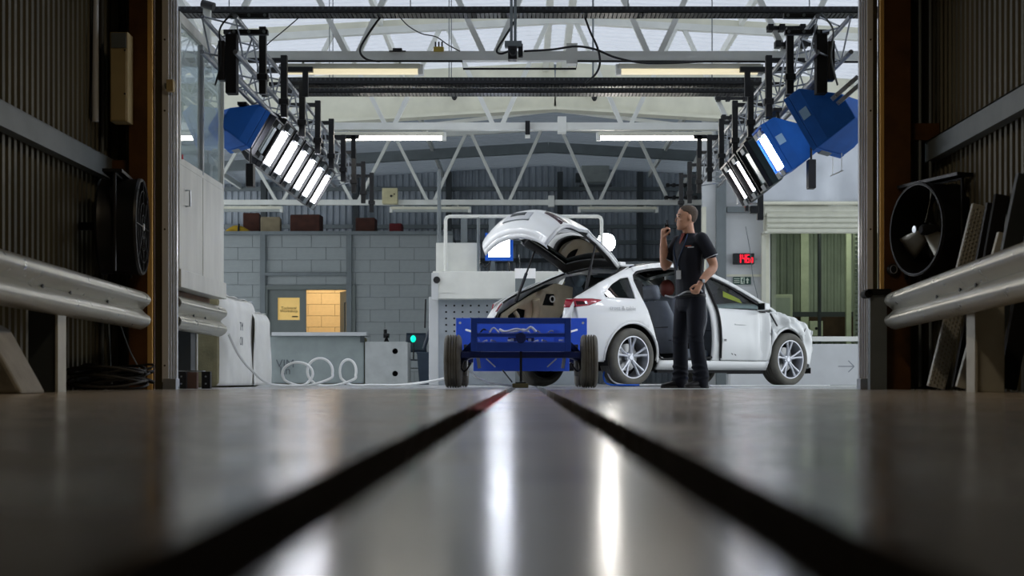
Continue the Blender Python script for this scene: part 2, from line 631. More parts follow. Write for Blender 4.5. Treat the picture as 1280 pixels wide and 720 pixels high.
# sloping rafters
def rafter(y, h, w, dz, m, name):
    o = MB()
    for (xa, xb) in ((-9.9, RX), (RX, 9.9)):
        o.bar((xa, y, roofz(xa) - dz), (xb, y, roofz(xb) - dz), w, h)
    return struct(o.build(name, m))
rafter(20.6, 0.16, 0.12, 0.16, M_CREAM, 'trim_12')
rafter(24.3, 0.80, 0.14, 0.40, M_CREAM, 'trim_13')
rafter(24.26, 0.05, 0.3, 0.80, M_CREAM, 'trim_14')
rafter(31.8, 0.22, 0.14, 0.22, M_GREYST, 'trim_15')
# knee braces below the deep rafter
for sx in (-1, 1):
    struct(MB().bar((RX + sx * 0.1, 24.5, 4.72), (RX + sx * 2.6, 24.5, 4.42), 0.05, 0.06).build('trim_16', M_WHITE))

# rails and pipes on the far wall
for z, y, m in ((3.95, 35.85, M_GREYST), (3.55, 35.8, M_GREYST), (3.1, 35.85, M_DGREY), (4.9, 35.85, M_GREYST)):
    struct(MB().span((-9.8, y - 0.05, z - 0.05), (4.0, y + 0.05, z + 0.05)).build('trim_17', m))
for px in (330, 445, 561, 700, 800, 868):
    x = WX(px, 35.7)
    struct(MB().span((x - 0.07, 35.6, 0), (x + 0.07, 35.8, 5.3)).build('trim_18', M_DGREY))

# ------------------------------------------------------------------ block wall with the workshop door
YB = 30.0
bx0, bx1, bz1 = -6.7, -1.55, 3.14
dx0, dx1, dz1 = WX(335, YB), WX(439, YB), WZ(362, YB)
wb_ = MB()
wb_.span((bx0, YB + 0.012, 0), (dx0, YB + 0.2, bz1))
wb_.span((dx1, YB + 0.012, 0), (bx1, YB + 0.2, bz1))
wb_.span((dx0, YB + 0.012, dz1), (dx1, YB + 0.2, bz1))
wallb = struct(wb_.build('wall_blockwork', M_MORTAR))
unit = MB().span((0, 0, 0), (1, 1, 1)).mesh('block')
unit.materials.append(M_BLOCK)
def put_block(parent, me, x0, x1, y, z0, z1, d=0.05, name='block'):
    o = bpy.data.objects.new(name, me)
    col.objects.link(o)
    o.parent = parent
    o.location = (x0, y, z0)
    o.scale = (x1 - x0, d, z1 - z0)
bl, bh, jt = 0.62, 0.262, 0.010
nrow = int(bz1 / bh) + 1
for r in range(nrow):
    z0, z1 = r * bh, min((r + 1) * bh - jt, bz1)
    x = bx0 - (bl / 2 if r % 2 else 0)
    while x < bx1:
        a, b = max(x, bx0), min(x + bl - jt, bx1)
        x += bl
        if z0 < dz1:
            if a >= dx0 - 0.03 and b <= dx1 + 0.03: continue
            if a < dx0 < b: b = dx0
            elif a < dx1 < b: a = dx1
        if b - a > 0.05:
            put_block(wallb, unit, a, b, YB - rnd.uniform(0, 0.004), z0, z1)
# steel angles framing the wall
fr = struct(empty('trim_19'))
MB().span((bx0, YB - 0.09, WZ(294, YB)), (bx1, YB + 0.02, WZ(289.5, YB))).build('capping_beam', M_GREYST, fr)
for px in (329, 436.5):
    x = WX(px, YB)
    MB().span((x - 0.055, YB - 0.07, 0), (x + 0.055, YB - 0.005, bz1)).build('upright', M_GREYST, fr)
MB().span((WX(332, YB), YB - 0.07, WZ(345, YB)), (WX(434, YB), YB - 0.005, WZ(341, YB))).build('cross_rail', M_GREYST, fr)
# the double door
dr = struct(empty('door_1'))
fw = 0.09
m = MB()
m.span((dx0 - fw, YB - 0.05, 0), (dx0, YB + 0.12, dz1 + fw))
m.span((dx1, YB - 0.05, 0), (dx1 + fw, YB + 0.12, dz1 + fw))
m.span((dx0, YB - 0.05, dz1), (dx1, YB + 0.12, dz1 + fw))
m.build('door_frame', M_DOORG, dr)
dm = WX(382.5, YB)
sx0, sx1, sz0, sz1 = WX(347, YB), WX(374.5, YB), WZ(400, YB), WZ(372, YB)
leaf = sheet([(dx0, 0.02), (dm, 0.02), (dm, dz1), (dx0, dz1)], [[(sx0, sz0), (sx1, sz0), (sx1, sz1), (sx0, sz1)]],
             lambda u, v: (u, YB + 0.03, v), 0.4).build('door_leaf', M_DOORG, dr, solid=0.05)
M_SIGN = mat('backlit_paper', 'e2c27c', 0.8, var=0.05, emit='e0b868', estr=0.30)  # faint emission stands in for room light shining through the paper
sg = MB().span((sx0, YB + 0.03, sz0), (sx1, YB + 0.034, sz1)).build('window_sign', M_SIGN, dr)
sg['label'] = 'pale yellow paper sign lettered Technical Workshop'
M_INK = mat('black_ink', '1a1712', 0.8, var=0)
text_mesh('lettering', 'Technical', 0.085, M_INK, sg, frame_matrix(((sx0 + sx1) / 2, YB + 0.026, sz0 + (sz1 - sz0) * 0.53), (1, 0, 0), (0, 0, 1)))
text_mesh('lettering', 'Workshop', 0.085, M_INK, sg, frame_matrix(((sx0 + sx1) / 2, YB + 0.026, sz0 + (sz1 - sz0) * 0.40), (1, 0, 0), (0, 0, 1)))
MB().span((sx0 + 0.30, YB + 0.025, sz0 + 0.06), (sx1 - 0.04, YB + 0.027, sz0 + 0.085)).build('printed_line', M_INK, sg)
# opened right-hand leaf, swung into the lit room
rl = empty('door_leaf_open', (dx1 - 0.03, YB + 0.14, 0), math.radians(112)); rl.parent = dr
rl.name = 'door_leaf'
sheet([(0, 0.02), (0.8, 0.02), (0.8, dz1), (0, dz1)], [[(0.3, 0.9), (0.45, 0.9), (0.45, 1.75), (0.3, 1.75)]],
      lambda u, v: (u, 0, v), 0.4).build('leaf_panel', M_DOORG, rl, solid=0.045)
MB().span((0.3, -0.005, 0.9), (0.45, 0.005, 1.75)).build('vision_pane', M_GLASS, rl)
MB().tube([(0.73, 0.03, 1.02), (0.73, 0.09, 1.02), (0.62, 0.09, 1.02)], 0.012, 8).build('handle', M_ALU, rl, smooth=True)
# lit workshop behind it
M_WARM = mat('warm_cream_block', 'e6cfa2', 0.7, var=0.05)
wr = struct(MB().span((-7, 32.9, 0), (-2.6, 33.0, 2.9)).build('wall_workshop_back', M_MORTAR))
unit2 = unit.copy(); unit2.materials.clear(); unit2.materials.append(M_WARM)
for r in range(11):
    x = -6.9 - (bl / 2 if r % 2 else 0)
    while x < -2.9:
        put_block(wr, unit2, max(x, -7), x + bl - 0.008, 32.86, r * bh, (r + 1) * bh - 0.008)
        x += bl
struct(MB().span((-7, 30.2, 2.9), (-2.6, 33.0, 3.0)).build('ceiling_workshop', M_WARM))
struct(MB().span((-7.1, 30.2, 0), (-7, 33.0, 2.9)).build('wall_workshop_left', M_WARM))
struct(MB().span((-2.6, 30.2, 0), (-2.5, 33.0, 2.9)).build('wall_workshop_right', M_WARM))
ld = bpy.data.lights.new('workshop_lamp', 'AREA'); ld.energy = 36; ld.color = (1.0, 0.80, 0.54); ld.size = 1.0
lo = bpy.data.objects.new('workshop_lamp', ld); col.objects.link(lo); lo.location = (-4.6, 31.6, 2.85)

# ------------------------------------------------------------------ wall with the roller shutter
YR = 24.5
rx0, rx1 = WX(878, YR), 9.9
ox0, ox1, oz1 = WX(963, YR), 6.3, WZ(285, YR)
struct(sheet([(rx0, 0), (ox0, 0), (ox0, oz1), (ox1, oz1), (ox1, 0), (rx1, 0), (rx1, 4.9), (rx0, 4.9)], [],
             lambda u, v: (u, YR + 0.06, v), 2.0).build('wall_shutter', M_PANEL, solid=0.12))
struct(MB().span((4.0, YR + 0.13, 0), (4.1, 36, 5.0)).build('wall_return', M_DGREY))
tr = struct(empty('trim_20'))
for px, w, mm in ((901.5, 0.165, M_GREYST), (880, 0.07, M_CREAM), (958.5, 0.09, M_CREAM)):
    x = WX(px, YR - 0.1)
    MB().span((x - w / 2, YR - 0.12, 0), (x + w / 2, YR - 0.001, 4.7 if w > .1 else 3.05)).build('upright', mm, tr)
MB().span((WX(908, YR), YR - 0.1, WZ(266, YR)), (WX(958, YR), YR - 0.002, WZ(259, YR))).build('cross_rail', M_GREYST, tr)
MB().span((WX(908, YR), YR - 0.02, WZ(346, YR)), (WX(955, YR), YR - 0.002, WZ(343, YR))).build('dado_strip', M_CREAM, tr)

# outside the shutter: a greenish yard
M_GREENC = mat('pale_green_cladding', 'a2ad9f', 0.6, var=0.12, scale=3)
M_GREENP = mat('pale_green_post', 'b8c1a8', 0.6, var=0.1)
M_BROWN = mat('brown_timber', '3a2a1a', 0.8, var=0.3, scale=6)
struct(corrugated(4.1, 9.0, lambda u, v, t: (u, 29.6 - t, v), 0.14, 0.03, 0, 4.2).build('wall_yard', M_GREENC, solid=0.004))
struct(MB().span((4.1, YR + 0.14, 3.9), (9, 29.7, 4.0)).build('ceiling_yard', M_GREENC))
struct(MB().span((8.9, YR + 0.14, 0), (9.0, 29.7, 4.0)).build('wall_yard_right', M_GREENC))
yd = struct(empty('trim_21'))
for px, w, y, mm in ((1006, 0.16, 28.9, M_GREENP), (1025, 0.05, 27.5, M_DGREY), (1061, 0.1, 28.5, M_GREENP), (967, 0.08, 26, M_GREENP)):
    x = WX(px, y)
    MB().span((x - w / 2, y, 0), (x + w / 2, y + 0.1, 3.9)).build('post', mm, yd)
MB().span((4.2, 29.0, WZ(424, 29)), (8.5, 29.3, WZ(392, 29))).build('timber_rail', M_BROWN, yd)
MB().span((4.2, 28.6, WZ(397, 29)), (8.5, 28.65, WZ(391, 29))).build('rail', M_DGREY, yd)
cb = thing('yard_cabinet', 'pale green metal cabinet standing in the yard behind the shutter', 'cabinet', (WX(977, 28.3), 28.3, 0))
MB().span((-0.22, 0, 0), (0.22, 0.4, WZ(368, 28.3))).build('body', M_GREENP, cb, bevel=0.01)
MB().span((-0.17, -0.012, 0.9), (0.17, 0.0, WZ(372, 28.3))).build('door', M_GREENC, cb, bevel=0.004)
bx = thing('meter_box', 'small pale box with a dark disc behind the shutter opening', 'box', (WX(1020.5, 28.4), 28.4, WZ(420, 28.4)))
MB().span((-0.13, 0, 0), (0.13, 0.15, 0.30)).build('case', M_GREENP, bx, bevel=0.008)
MB().lathe([(0.001, -0.004), (0.03, -0.004), (0.03, 0.0)], (0, 0, 0.15), 'Y', 14).build('disc', M_BLACK, bx)
lv = thing('louvre_panel', 'green slatted louvre panel at the edge of the shutter opening', 'louvre', (WX(1073, 27), 27, 0))
for k in range(26):
    MB().box((0.1, 0, 0.75 + k * 0.085), (0.32, 0.06, 0.05), Matrix.Rotation(math.radians(35), 3, 'X')).build('slat', M_GREENC, lv)
MB().span((-0.08, 0.03, 0), (-0.04, 0.08, 3.0)).build('frame', M_GREENP, lv)
ld = bpy.data.lights.new('yard_lamp', 'AREA'); ld.energy = 34; ld.color = (0.92, 1.0, 0.80); ld.size = 1.5
lo = bpy.data.objects.new('yard_lamp', ld); col.objects.link(lo); lo.location = (6.2, 27.3, 3.8)

# ------------------------------------------------------------------ roof trusses
def truss(Y, label, tilt=0.0):
    t = thing('roof_truss', label, 'truss', (0, Y, 0), group='white lattice trusses across the hall')
    H = 3.58
    MB().span((-9.8, -0.05, H - 0.05), (9.8, 0.05, H + 0.05)).build('bottom_chord', M_WHITE, t)
    for (xa, xb) in ((-9.8, RX), (RX, 9.8)):
        MB().bar((xa, 0, roofz(xa) - 0.45), (xb, 0, roofz(xb) - 0.45), 0.09, 0.09).build('top_chord', M_WHITE, t)
    nodes = [RX + s * (0.888 + 1.488 * k) for s in (-1, 1) for k in range(6)]
    for x in nodes:
        for s in (-1, 1):
            xt = x + s * 0.70
            MB().bar((x + s * 0.05, 0, H), (xt, 0, roofz(xt) - 0.45), 0.06, 0.06, up=(0, 1, 0)).build('diagonal', M_WHITE, t)
    MB().span((RX - 0.06, -0.07, H - 0.09), (RX + 0.06, 0.07, H + 0.13)).build('splice_plate', M_WHITE, t)
    return t
Y1, Y2, Y3 = 15.4, 19.65, 28.03
truss(Y1, 'closest white lattice truss, with the cream tube lights under it')
truss(Y2, 'middle white lattice truss, with two lit tube lights hanging under it')
truss(Y3, 'farthest white lattice truss, in front of the dark back wall')

# tube lights under the trusses
M_TUBE = mat('lit_tube', 'ffffff', 0.4, var=0, emit='fff8ea', estr=E_TUBE)
M_DIFF = mat('cream_diffuser', 'efe6c4', 0.35, var=0.04, emit='fff0c8', estr=0.55)
M_DIFFG = mat('grey_diffuser', 'a4aaa8', 0.35, var=0.04)
def tube_light(px0, px1, py, Y, m, label):
    x0, x1 = WX(px0, Y), WX(px1, Y)
    z = WZ(py, Y)
    t = thing('tube_light', label, 'ceiling light', ((x0 + x1) / 2, Y, z), group='tube lights under the trusses')
    w = (x1 - x0) / 2
    MB().span((-w, -0.06, 0.0), (w, 0.06, 0.055)).build('housing', M_CREAM, t, bevel=0.006)
    MB().tube([(-w + 0.03, 0, -0.012), (w - 0.03, 0, -0.012)], 0.042, 14).build('diffuser', m, t, smooth=True)
    for s in (-1, 1):
        MB().span((s * w - 0.03, -0.05, -0.06), (s * w + 0.03, 0.05, 0.05)).build('end_cap', M_WHITE, t, bevel=0.006)
        MB().span((s * w * 0.7 - 0.012, -0.012, 0.05), (s * w * 0.7 + 0.012, 0.012, 3.53 - z)).build('hanger', M_WHITE, t)
tube_light(353, 526, 87, Y1, M_DIFF, 'cream tube light under the closest truss, beside the black lamp row')
tube_light(773, 950, 87, Y1, M_DIFF, 'cream tube light under the closest truss, towards the blue hooded lamps')
tube_light(416, 555, 170.5, Y2, M_TUBE, 'lit white tube light under the middle truss, on the black lamp row side')
tube_light(748, 889, 170.5, Y2, M_TUBE, 'lit white tube light under the middle truss, above the standing man')
tube_light(258, 352, 261.5, Y3, M_DIFFG, 'unlit grey tube light above the yellow clutter on the loft')
tube_light(489, 587, 262, Y3, M_DIFFG, 'unlit grey tube light above the white pipe frame')
tube_light(724, 821, 262, Y3, M_DIFFG, 'unlit grey tube light between the open tailgate and the man')

# ------------------------------------------------------------------ cable trays
M_SLOTG = mat('tray_slot_grey', '34383c', 0.6, var=0.1)
def tray(x0, x1, Y, z, h, label, n):
    t = thing('cable_tray', label, 'cable tray', ((x0 + x1) / 2, Y, z))
    w = (x1 - x0) / 2
    MB().span((-w, -0.12, 0), (w, -0.11, h)).build('side_rail', M_BLACK, t)
    MB().span((-w, 0.11, 0), (w, 0.12, h)).build('side_rail', M_BLACK, t)
    m = MB(); k = -w
    while k < w:
        m.span((k, -0.12, 0), (k + 0.035, 0.12, 0.01)); k += 0.045
    m.build('rungs', M_BLACK, t)['kind'] = 'stuff'
    m = MB(); k = -w + 0.02
    while k < w:
        m.span((k, -0.124, h * 0.55), (k + 0.022, -0.1205, h * 0.9)); k += 0.06
    m.build('slots', M_SLOTG, t)['kind'] = 'stuff'
    for q in range(n):
        r = random.Random(q + int(Y * 10))
        yy = -0.08 + 0.16 * q / max(1, n - 1)
        pts = [(-w + 2 * w * i / 16, yy + r.uniform(-.01, .01), 0.022 + r.uniform(0, .012)) for i in range(17)]
        MB().tube(pts, 0.011, 6).build('cable', M_CABLE if q % 2 else M_DGREY, t, smooth=True)
    for s in (-0.8, -0.3, 0.3, 0.8):
        MB().tube([(s * w, 0, h), (s * w, 0, 5.0 - z)], 0.006, 6).build('hanger_rod', M_GREYST, t)
    return t
tray(-3.9, 3.75, 15.0, 3.92, 0.068, 'black perforated cable tray highest above the opening', 4)
tray(WX(352, 18.0), WX(950, 18.0), 18.0, 3.80, 0.085, 'upper of two black cable trays above the middle truss', 4)
tray(WX(356, 18.0), WX(950, 18.0), 18.05, 3.70, 0.06, 'lower of two black cable trays above the middle truss', 3)

# conduit along the closest truss and the hanging camera mast
m = MB()
pts = [W(340, 76.5, Y1 - 0.1), W(578, 76.5, Y1 - 0.1), W(579, 86, Y1 - 0.1), W(720, 86, Y1 - 0.1), W(722, 76.5, Y1 - 0.1), W(1074, 77.5, Y1 - 0.1)]
tag(m.tube(pts, 0.012, 8).build('conduit', M_CABLE, smooth=True), 'thin black conduit stepping along the underside of the closest truss', 'conduit')
cm = thing('camera_mast', 'grey steel channel mast with a black camera hanging above the trolley', 'camera mount', (WX(642, 15.2), 14.86, 0))
for s in (-0.02, 0.02):
    MB().span((s - 0.015, -0.02, WZ(62, 15.2)), (s + 0.015, 0.02, 4.9)).build('channel', M_GREYST, cm)
MB().span((-0.09, -0.05, WZ(70, 15.25)), (0.09, 0.05, WZ(63, 15.25))).build('mount_plate', M_GREYST, cm, bevel=0.005)
MB().span((-0.055, -0.08, WZ(86, 15.25)), (0.04, 0.06, WZ(70, 15.25))).build('camera_body', M_BLACK, cm, bevel=0.008)
MB().lathe([(0.001, -0.15), (0.03, -0.15), (0.034, -0.08)], (-0.005, 0, WZ(79, 15.25)), 'Y', 16).build('lens', M_BLACKM, cm, smooth=True)
MB().span((0.05, -0.03, WZ(82, 15.25)), (0.10, 0.03, WZ(66, 15.25))).build('side_arm', M_BLACK, cm, bevel=0.005)
# cables draped round the truss
for k, (lab, P) in enumerate((
    ('black cable drooping from the tray past the camera mast', [(650, 14), (640, 32), (630, 48), (621, 63), (627, 67), (640, 62)]),
    ('thick black cable hanging from the tray to the lower trays', [(730, 18), (738, 40), (747, 60), (750, 78), (745, 92), (732, 104)]),
    ('black cable slung along the closest truss past the ridge', [(655, 64), (690, 62), (720, 58), (745, 62), (770, 72), (810, 79), (880, 77)]),
    ('black cable hanging over the diagonal above the lamp row', [(478, 18), (462, 40), (450, 62), (458, 74), (475, 77)]),
    ('thin black wire falling from the tray to the yellow box', [(497, 18), (510, 32), (527, 42), (545, 46), (560, 56), (575, 64)]),
    ('thin black wire slanting from the tray to the rig post', [(376, 20), (355, 38), (338, 52), (328, 62)]))):
    tag(MB().tube(curve_pts([W(x, y, 15.08) for x, y in P], 6), 0.012 if k < 4 else 0.006, 7).build('cable', M_CABLE, smooth=True), lab, 'cable')
yb = thing('junction_box', 'small yellow junction box with three plugs on the closest truss', 'junction box', W(548.5, 65, 15.36))
M_YEL = mat('yellow_plastic', 'b9a24a', 0.5, var=0.1)
MB().span((-0.055, -0.04, 0), (0.055, 0.04, 0.05)).build('box', M_YEL, yb, bevel=0.005)
for s in (-0.035, 0, 0.035):
    MB().tube([(s, 0, 0.05), (s, 0, 0.11)], 0.009, 8).build('plug', M_BLACK, yb)
bd = thing('junction_box', 'flat black box sitting on the closest truss', 'junction box', W(497, 65, 15.36))
MB().span((-0.05, -0.04, 0), (0.05, 0.04, 0.035)).build('box', M_BLACK, bd, bevel=0.005)
MB().span((-0.09, -0.02, 0), (0.09, 0.02, 0.012)).build('foot', M_BLACK, bd)

# ------------------------------------------------------------------ lighting rigs
M_RIG = mat('dull_aluminium', '8b9096', 0.4, 0.7, var=0.1, scale=8)
def rig(s, label):
    t = thing('lighting_truss', label, 'lighting truss', (s * 2.6, 0, 0), group='aluminium lighting trusses')
    ya, yb_ = (12.75, 21.6)
    corners = [(s * 0.16 - 0.15, 3.34), (s * 0.16 + 0.15, 3.34), (s * 0.16 - 0.15, 3.02), (s * 0.16 + 0.15, 3.02)]
    for (x, z) in corners:
        MB().tube([(x, ya, z), (x, yb_, z)], 0.022, 10).build('chord', M_RIG, t, smooth=True)
    k = 0; y = ya
    while y < yb_ - 0.3:
        for side in ((corners[0], corners[1]), (corners[2], corners[3]), (corners[0], corners[2]), (corners[1], corners[3])):
            a, b = side if k % 2 == 0 else side[::-1]
            MB().tube([(a[0], y, a[1]), (b[0], y + 0.4, b[1])], 0.009, 6).build('lattice_tube', M_RIG, t, smooth=True)
        y += 0.4; k += 1
    # black hanging posts
    y = 13.55
    while y < 23.3:
        MB().span((-s * 0.09 - 0.033, y - 0.033, 2.80), (-s * 0.09 + 0.033, y + 0.033, 3.44)).build('post', M_BLACK, t, bevel=0.004)
        MB().span((-0.2 + s * .08, y - 0.035, 3.37), (0.2 + s * .08, y + 0.035, 3.41)).build('clamp_bar', M_BLACK, t)
        MB().span((-0.09 * s - 0.05, y - 0.05, 2.93), (-0.09 * s + 0.05, y + 0.05, 2.99)).build('clamp', M_BLACK, t, bevel=0.006)
        y += 1.19
    for y in (15.35, 19.6):
        MB().span((-0.3, y - 0.05, 3.40), (0.3, y + 0.05, 3.45)).build('truss_clamp', M_BLACK, t)
        for x in (-0.22, 0.22):
            MB().span((x - 0.03, y - 0.05, 3.13), (x + 0.03, y - 0.01, 3.45)).build('truss_clamp', M_BLACK, t)
    # tube that carries the lamps
    MB().tube([(s * 0.08, 12.9, 2.88), (s * 0.08, 19.6, 2.88)], 0.028, 12).build('lamp_rail', M_RIG, t, smooth=True)
    return t
rig(-1, 'aluminium lighting truss carrying the row of six lit black lamps')
rig(1, 'aluminium lighting truss carrying the blue hooded lamps')

M_FLOOD = mat('lit_flood_tube', 'ffffff', 0.4, var=0, emit='f4f6ff', estr=E_FLOOD)
M_FLOOD2 = mat('dim_flood_tube', 'ffe9e4', 0.4, var=0, emit='ffd9d0', estr=1.0)
M_HOOD = mat('blue_lamp_hood', '1f5fb4', 0.6, var=0.12, scale=5, spec=0.2)
M_HOODI = mat('dark_green_housing', '2c3a38', 0.5, var=0.1)
M_PALEB = mat('pale_blue_label', '8fb6d6', 0.5, var=0.05)
M_LENS = mat('dead_tube', 'b7c4c6', 0.25, var=0.05)
def flood(s, Y, body, lit, label, cat_group, tubes=1, yaw=0.0, scale=1.0, X=2.58, Z=2.475):
    t = thing('flood_lamp', label, 'flood lamp', (s * X, Y, Z), group=cat_group)
    n = Vector((-s * 0.86, 0, -0.51)); tv = Vector((-s * 0.51, 0, 0.86)) if False else Vector((-s * 0.51 * -1 * -1, 0, 0.86))
    tv = Vector((-s * 0.51, 0, 0.86))
    R = Matrix.Rotation(yaw, 3, 'Z')
    n = R @ n; tv = R @ tv; yv = n.cross(tv)
    def P(u, v, w):
        return tv * (u * scale) + yv * (v * scale) + n * (w * scale)
    m = MB()
    fr_ = [P(-.28, -.27, 0), P(.28, -.27, 0), P(.28, .27, 0), P(-.28, .27, 0)]
    md = [P(-.28, -.27, -.12), P(.28, -.27, -.12), P(.28, .27, -.12), P(-.28, .27, -.12)]
    c_ = -.10 if body is M_HOOD else 0.0
    bk = [P(c_ - .14, -.19, -.40), P(c_ + .12, -.19, -.40), P(c_ + .12, .19, -.40), P(c_ - .14, .19, -.40)]
    m.loft([fr_, md, bk])
    m.build('housing', body, t, bevel=0.012)
    face = MB()
    for a, b in (((-.28, -.27), (.28, -.25)), ((-.28, .25), (.28, .27)), ((-.28, -.25), (-.26, .25)), ((.26, -.25), (.28, .25))):
        q = [P(a[0], a[1], 0), P(b[0], a[1], 0), P(b[0], b[1], 0), P(a[0], b[1], 0)]
        face.loft([q, [p + n * 0.05 for p in q]])
    face.build('front_rim', M_BLACK if body is not M_HOOD else M_HOOD, t)
    vs = [(-0.16, -0.01)] if tubes == 1 else [(-0.2, -0.08), (0.05, 0.17)]
    for (v0, v1) in vs:
        q = [P(-.20, v0, .012), P(.17, v0, .012), P(.17, v1, .012), P(-.20, v1, .012)]
        MB().loft([q, [p + n * 0.02 for p in q]]).build('tube', M_FLOOD if lit else M_LENS, t)
        q = [P(-.19, v1 + .03, .012), P(.16, v1 + .03, .012), P(.16, v1 + .06, .012), P(-.19, v1 + .06, .012)]
        MB().loft([q, [p + n * 0.012 for p in q]]).build('tube', M_FLOOD2 if lit else M_LENS, t)
        for u0, u1 in ((-.285, -.215), (.185, .25)):
            q = [P(u0, v0, .012), P(u1, v0, .012), P(u1, v1 + 0.05, .012), P(u0, v1 + 0.05, .012)]
            MB().loft([q, [p + n * 0.05 for p in q]]).build('tube_clip', M_GREYST, t, bevel=0.004)
    if body is M_HOOD:
        for (u, v) in ((0.05, 0.05),):
            q = [P(u - .05, -.271, -.05 - .05), P(u + .05, -.271, -.05 - .05), P(u + .05, -.271, -.02), P(u - .05, -.271, -.02)]
            MB().loft([q, [p - yv * 0.003 for p in q]]).build('label_plate', M_PALEB, t)
    # yoke up to the lamp rail
    for v in (-.24, .24):
        a = P(.1, v, -.1)
        MB().bar(a, (0, a.y * 0.9, 2.84 - Z), 0.03, 0.012, up=(0, 1, 0)).build('yoke_arm', M_BLACK, t)
    MB().box((0, 0, 2.86 - Z), (0.09, 0.5, 0.03)).build('yoke_bar', M_BLACK, t)
    return t
ordl = ['closest lit black flood lamp, next to the blue hood', 'second lit black flood lamp from the blue hood', 'third lit black flood lamp from the blue hood',
        'fourth lit black flood lamp from the blue hood', 'fifth lit black flood lamp from the blue hood', 'last lit black flood lamp, farthest from the blue hood']
for k in range(6):
    flood(-1, 15.51 + 0.66 * k, M_BLACK, True, ordl[k], 'black flood lamps in a row', scale=1.06, X=2.75, Z=2.635)
flood(-1, 14.98, M_BLACK, False, 'unlit black flood lamp between the blue hood and the lit row', 'black flood lamps in a row', scale=0.82, X=2.75, Z=2.635)
flood(-1, 14.54, M_HOOD, True, 'blue hooded flood lamp next to the glazed cabin', 'blue hooded flood lamps', yaw=math.radians(38), scale=0.80, X=2.86, Z=2.63)
flood(1, 17.3, M_BLACK, True, 'farthest lit flood lamp in the row with blue hoods', 'flood lamps beside the blue hoods')
flood(1, 16.66, M_BLACK, True, 'second farthest lit flood lamp in the row with blue hoods', 'flood lamps beside the blue hoods')
flood(1, 15.98, M_HOODI, False, 'dark green unlit flood lamp between the lit lamps and blue hoods', 'flood lamps beside the blue hoods')
flood(1, 14.85, M_HOOD, True, 'blue hooded flood lamp with its tubes lit, partly behind the closer hood', 'blue hooded flood lamps', tubes=2)
flood(1, 13.35, M_HOOD, True, 'closest blue hooded flood lamp, its back turned, beside the opening', 'blue hooded flood lamps', yaw=math.radians(-38), scale=1.05, X=2.72, Z=2.46)

# black clamps and motors at the near ends of the rigs
def near_clamp(s, label):
    x = s * 2.62
    t = thing('rig_clamp', label, 'clamp', (x, 12.95, 3.1))
    for z, w in ((0.12, 0.34), (0.27, 0.36)):
        MB().span((-w / 2 - s * 0.1, -0.03, z), (w / 2 - s * 0.1, 0.03, z + 0.045)).build('clamp_bar', M_BLACK, t, bevel=0.004)
        for q in (-0.4, 0.0, 0.4):
            MB().lathe([(0.001, -0.045), (0.014, -0.045), (0.014, -0.03)], (q * w - s * 0.1, 0, z + 0.022), 'Y', 8).build('bolt', M_GREYST, t)
    MB().span((s * 0.06 - 0.05, -0.06, -0.42), (s * 0.06 + 0.05, 0.06, 0.12)).build('motor_housing', M_BLACKM, t, bevel=0.008)
    MB().span((s * 0.15 - 0.03, -0.05, -0.30), (s * 0.15 + 0.03, 0.05, 0.06)).build('motor_housing', M_BLACK, t, bevel=0.008)
    MB().tube(curve_pts([(s * 0.05, -0.06, 0.3), (s * 0.16, -0.06, 0.15), (s * 0.14, -0.07, -0.1), (s * 0.2, -0.06, -0.35)], 6), 0.009, 6).build('cable', M_GREYST if s > 0 else M_CABLE, t, smooth=True)
near_clamp(-1, 'black clamp bars and motor at the cabin end of the rig')
near_clamp(1, 'black clamp bars and motor above the closest blue hood')
# clamp bars across the truss diagonals by the blue hoods
for (px0, px1, py, Y, lab) in ((958, 1022, 35, 15.3, 'upper black clamp bar across the closest truss diagonals'),
                               (968, 1022, 55.5, 15.3, 'lower black clamp bar across the closest truss diagonals'),
                               (894, 948, 123, 19.55, 'upper black clamp bar on the middle truss diagonals'),
                               (901, 946, 147, 19.55, 'lower black clamp bar on the middle truss diagonals'),
                               (832, 866, 231.5, 27.9, 'upper black clamp bar on the farthest truss diagonals'),
                               (830, 872, 247, 27.9, 'lower black clamp bar on the farthest truss diagonals')):
    a, b = W(px0, py, Y), W(px1, py, Y)
    t = thing('clamp_bar', lab, 'clamp', (a + b) / 2)
    w = (b.x - a.x) / 2
    MB().span((-w, -0.02, -0.02), (w, 0.02, 0.02)).build('bar', M_BLACK, t, bevel=0.004)
    for q in (-0.85, -0.4, 0.4, 0.85):
        MB().span((q * w - 0.03, -0.05, -0.035), (q * w + 0.03, 0.07, 0.035)).build('jaw', M_BLACK, t, bevel=0.005)
# black hanging arms under the lamps
for (px, py0, py1, Y, lab) in ((313, 205, 234, 14.6, 'black hanging block under the closest lit black lamps'), (1014, 200, 236, 14.6, 'black hanging block under the lit blue hooded lamp')):
    t = thing('counterweight', lab, 'weight', W(px, py1, Y))
    h = (py1 - py0) * Y / F
    MB().span((-0.04, -0.06, 0), (0.04, 0.06, h)).build('weight_block', M_BLACK, t, bevel=0.008)
    MB().tube([(0, 0, h - 0.01), (0, 0, 2.86 - WZ(py1, Y))], 0.012, 8).build('drop_rod', M_BLACK, t)
